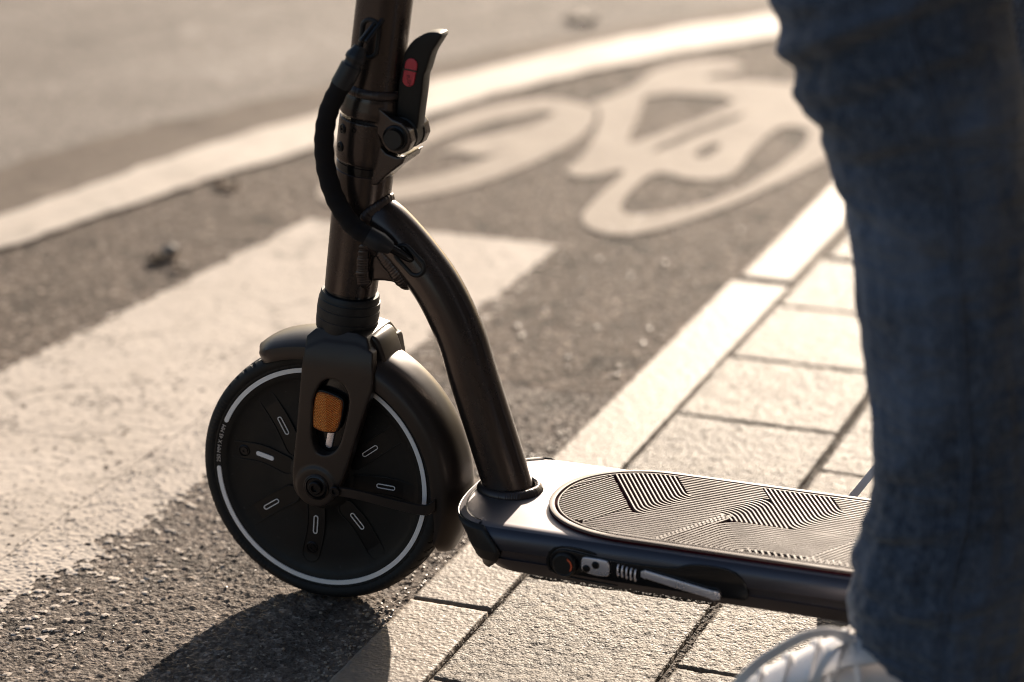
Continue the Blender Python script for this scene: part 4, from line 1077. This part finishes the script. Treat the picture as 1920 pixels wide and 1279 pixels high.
Fh = [(i*48+j, i*48+(j+1) % 48, (i+1)*48+(j+1) % 48, (i+1)*48+j) for i in range(8) for j in range(48)]+[tuple(range(48))[::-1]]
jeans.add(Vh, Fh)
jo = jeans.build('jeans', M_denim, person, True)
md = jo.modifiers.new('t', 'SOLIDIFY'); md.thickness = .0018; md.offset = -1
# outer seam on the near leg: follows the leg's skin, plus hem stitching
seam_px = [(0, 1690), (70, 1702), (140, 1722), (200, 1748), (300, 1768), (420, 1785), (600, 1800), (800, 1808), (900, 1812), (1000, 1800), (1080, 1775), (1160, 1768), (1235, 1766)]
sg = []
for i in range(0, mN, 2):
    ring = [Vector(Vn[i*nn+j]) for j in range(nn)]
    zc = sum(p.z for p in ring)/nn
    py_ = None
    best = None
    for j, p in enumerate(ring):
        if p.y > yn: continue
        d = p-CAMP; zz = d.dot(FW); x_ = 960+FPX*d.dot(RT)/zz; y_ = 639.5-FPX*d.dot(UP)/zz
        tx = np.interp(y_, [a for a, b in seam_px], [b for a, b in seam_px])
        e = abs(x_-tx)
        if best is None or e < best[0]: best = (e, p, j)
    cen = Vector((sum(p.x for p in ring)/nn, sum(p.y for p in ring)/nn, zc)); p = best[1]; outw = (p-cen); outw.z = 0
    sg.append(p+outw.normalized()*.0010)
for _ in range(5): sg = [sg[0]]+[(sg[i-1]+sg[i]*2+sg[i+1])/4 for i in range(1, len(sg)-1)]+[sg[-1]]
g = Geo(); g.tube([p+Vector((.0022, 0, 0)) for p in sg], .0011, 8); g.tube([p-Vector((.0022, 0, 0)) for p in sg], .0009, 8); g.build('side_seam', M_thread, jo, True)
g = Geo()
for rr in (5, 1):
    P = [Vector(Vn[rr*nn+j]) for j in range(nn)]; c_ = sum(P, Vector())/nn; P = [p+(p-c_).normalized()*.0008 for p in P]; g.tube(P+[P[0]], .0014, 8, False)
g.build('hem', M_thread, jo, True)

def shoe(name, ank, toe, side, seed):
    """low sneaker from heel to toe: sole, upper, tongue, laces. ank, toe: ground points under ankle and toe tip"""
    root = empty(name, (ank[0], ank[1], 0)); put(root, person)
    a = Vector((ank[0], ank[1], 0)); t = Vector((toe[0], toe[1], 0)); d = (t-a).normalized(); L_ = (t-a).length; b = Vector((-d.y, d.x, 0))
    heel = -.075
    fr = lambda u, v, z: a + d*u + b*v + Vector((0, 0, z))
    us = np.linspace(heel, L_, 34)
    def wid(u):
        s = (u-heel)/(L_-heel); return np.interp(s, [0, .04, .12, .3, .5, .7, .85, .94, .985, 1], [.008, .024, .033, .034, .039, .047, .045, .034, .018, .004])
    def hgt(u):
        s = (u-heel)/(L_-heel); return np.interp(s, [0, .05, .2, .35, .5, .63, .77, .88, .96, 1], [.060, .085, .095, .118, .127, .118, .099, .076, .058, .034])
    V = []; n = 24
    for u in us:
        w_ = wid(u); h = hgt(u)
        for k in range(n):
            th = 2*PI*k/n; cs, sn = math.cos(th), math.sin(th)
            pinch = 1-.30*max(0, sn)**2*np.interp((u-heel)/(L_-heel), [0, .3, .6, 1], [1, 1, .6, .2])
            V.append(fr(u, w_*pinch*math.copysign(abs(cs)**.8, cs), .018+(h-.018)*(.5+.5*math.copysign(abs(sn)**.75, sn))))
    F = [(i*n+k, i*n+(k+1) % n, (i+1)*n+(k+1) % n, (i+1)*n+k) for i in range(33) for k in range(n)]+[tuple(range(n))[::-1], tuple(range(33*n, 34*n))]
    up = mk('upper', V, F, M_shoe, root, True)
    V = []
    for u in us:
        w_ = wid(u)*1.10+.002
        for v, z in ((-w_, .004), (-w_*1.02, .014), (-w_*.97, .027), (w_*.97, .027), (w_*1.02, .014), (w_, .004)): V.append(fr(u, v, z+.006*max(0, (u/L_-.8))*3))
    F = [(i*6+k, i*6+(k+1) % 6, (i+1)*6+(k+1) % 6, (i+1)*6+k) for i in range(33) for k in range(6)]+[tuple(range(6))[::-1], tuple(range(33*6, 34*6))]
    mk('sole', V, F, M_sole, root, True, 40)
    # tongue
    V = []; T = [(.030, .138), (.050, .146), (.075, .141), (.10, .129), (.135, .108), (.16, .089)]
    V = []
    for u, z in T:
        for k in range(9):
            q = (k-4)/4; V.append(fr(u, .027*q, z-.012*q*q))
    F = [(i*9+k, i*9+k+1, (i+1)*9+k+1, (i+1)*9+k) for i in range(5) for k in range(8)]
    o = mk('tongue', V, F, M_shoe, root, True); md = o.modifiers.new('t', 'SOLIDIFY'); md.thickness = .005; md.offset = 0
    # flat laces across and two loose loops
    g = Geo()
    for i, u in enumerate((.074, .096, .118, .140)):
        z = np.interp(u, [x for x, _ in T], [z for _, z in T])+.006
        for sg_ in (1, -1):
            P = spline([fr(u-.010*sg_, -.033, z-.030), fr(u-.005*sg_, -.020, z-.010), fr(u, 0, z-.0015+.001*sg_), fr(u+.005*sg_, .020, z-.010), fr(u+.010*sg_, .033, z-.030)], 6)
            g.tube(P, .0032, 8, True, .30)
    g.build('laces', M_lace, root, True)
    return root, fr
s1, fr1 = shoe('sneaker', (.628, -.205), (.430, -.262), 1, 1)
s2, fr2 = shoe('sneaker', (.640, .215), (.440, .200), -1, 2)
s1['label'] = 'near white sneaker on the paving'; s2['label'] = 'far white sneaker beyond the footboard'
for (x_, y_) in ((.630, -.203), (.640, .213)):
    g = Geo(); g.tube([(x_, y_, z_) for z_ in (.06, .10, .14, .19, .22)], [.038, .036, .034, .034, .036], 24); g.build('sock', M_shoe, person, True)
def ribbon(name, pts, w, parent, th=.0010, wdir=(0, 1, .2)):
    P = spline(pts, 10); V = []; wd = Vector(wdir).normalized()
    for i, p in enumerate(P):
        t = (P[min(i+1, len(P)-1)]-P[max(i-1, 0)]).normalized(); s = (wd-t*wd.dot(t)).normalized(); n_ = t.cross(s)
        for a_, b_ in ((1, 1), (1, -1), (-1, -1), (-1, 1)): V.append(p+s*(w*a_)+n_*(th*b_))
    n = len(P); F = [(i*4+k, i*4+(k+1) % 4, (i+1)*4+(k+1) % 4, (i+1)*4+k) for i in range(n-1) for k in range(4)]+[(0, 1, 2, 3), tuple((n-1)*4+k for k in range(4))[::-1]]
    return mk(name, V, F, M_lace, parent, True, 50)
def onp(px, py, y): return on(px, py, 1, y)
ribbon('lace_loop', [onp(1600, 1208, -.235), onp(1562, 1186, -.25), onp(1512, 1192, -.262), onp(1455, 1222, -.27), onp(1408, 1256, -.275), onp(1375, 1300, -.275), onp(1400, 1340, -.27)], .0042, s1, .0010, (.35, 0, 1))
ribbon('lace_loop', [onp(1588, 1205, -.235), onp(1560, 1222, -.262), onp(1535, 1262, -.268), onp(1528, 1300, -.262)], .0032, s1, .0010, (1, 0, .2))
ribbon('lace_loop', [(.545, .20, .125), (.525, .185, .150), (.500, .165, .146), (.474, .155, .112), (.462, .15, .09), (.47, .16, .07)], .0036, s2, .0009, (1, .2, .6))
# body under the clothes: one skinned figure
def skin_body():
    J = {'pel': ((.69, 0, .98), .12), 'sp': ((.665, 0, 1.16), .115), 'ch': ((.62, 0, 1.36), .125), 'nk': ((.585, 0, 1.50), .052), 'hd': ((.56, 0, 1.60), .085), 'ht': ((.555, 0, 1.70), .075),
         'hl': ((.665, -.10, .88), .06), 'ml': ((.585, -.195, .64), .045), 'kl': ((.600, -.198, .50), .040), 'al': ((.630, -.20, .19), .028), 'hr': ((.68, .09, .90), .06), 'kr': ((.62, .16, .50), .040), 'ar': ((.635, .20, .19), .028),
         'sl': ((.62, -.18, 1.42), .052), 'el': ((.48, -.27, 1.22), .038), 'wl': ((.25, -.215, 1.17), .026), 'gl': ((.155, -.20, 1.155), .030),
         'sr': ((.62, .18, 1.42), .052), 'er': ((.48, .27, 1.22), .038), 'wr': ((.25, .215, 1.17), .026), 'gr': ((.155, .20, 1.155), .030)}
    E_ = [('pel', 'sp'), ('sp', 'ch'), ('ch', 'nk'), ('nk', 'hd'), ('hd', 'ht'), ('pel', 'hl'), ('hl', 'ml'), ('ml', 'kl'), ('kl', 'al'), ('pel', 'hr'), ('hr', 'kr'), ('kr', 'ar'), ('ch', 'sl'), ('sl', 'el'), ('el', 'wl'), ('wl', 'gl'), ('ch', 'sr'), ('sr', 'er'), ('er', 'wr'), ('wr', 'gr')]
    nm = list(J); me = bpy.data.meshes.new('body'); me.from_pydata([J[k][0] for k in nm], [(nm.index(a), nm.index(b)) for a, b in E_], [])
    o = bpy.data.objects.new('body', me); COL.objects.link(o); me.materials.append(M_skin)
    md = o.modifiers.new('k', 'SKIN'); md.use_smooth_shade = True
    if not me.skin_vertices: me.attributes.new('skin_vertices', 'FLOAT', 'POINT')
    sv = me.skin_vertices[0].data
    for i, k in enumerate(nm): sv[i].radius = (J[k][1], J[k][1]); sv[i].use_root = (k == 'pel')
    md = o.modifiers.new('s', 'SUBSURF'); md.levels = 2; md.render_levels = 2
    return o
try:
    body = skin_body(); put(body, person)
except Exception as ex_:
    print('skin body failed', ex_)
# jacket over the torso
g = Geo()
tz = [(1.00, .690, .120, .170), (1.10, .672, .122, .165), (1.22, .650, .125, .175), (1.34, .625, .13, .19), (1.44, .607, .10, .17), (1.49, .592, .065, .085)]
Vh = [(cx+rx*math.cos(a), ry*math.sin(a), z) for z, cx, rx, ry in tz for a in np.linspace(0, 2*PI, 40, endpoint=False)]
g.add(Vh, [(i*40+j, i*40+(j+1) % 40, (i+1)*40+(j+1) % 40, (i+1)*40+j) for i in range(5) for j in range(40)])
for s in (-1, 1):
    g.tube(spline([(.62, s*.15, 1.42), (.55, s*.235, 1.32), (.48, s*.27, 1.22), (.36, s*.245, 1.185), (.26, s*.218, 1.172)], 6), [.062]*7+[.055]*6+[.046]*6+[.040]*6, 20)
g.build('jacket', M_kit, person, True)
print('built')
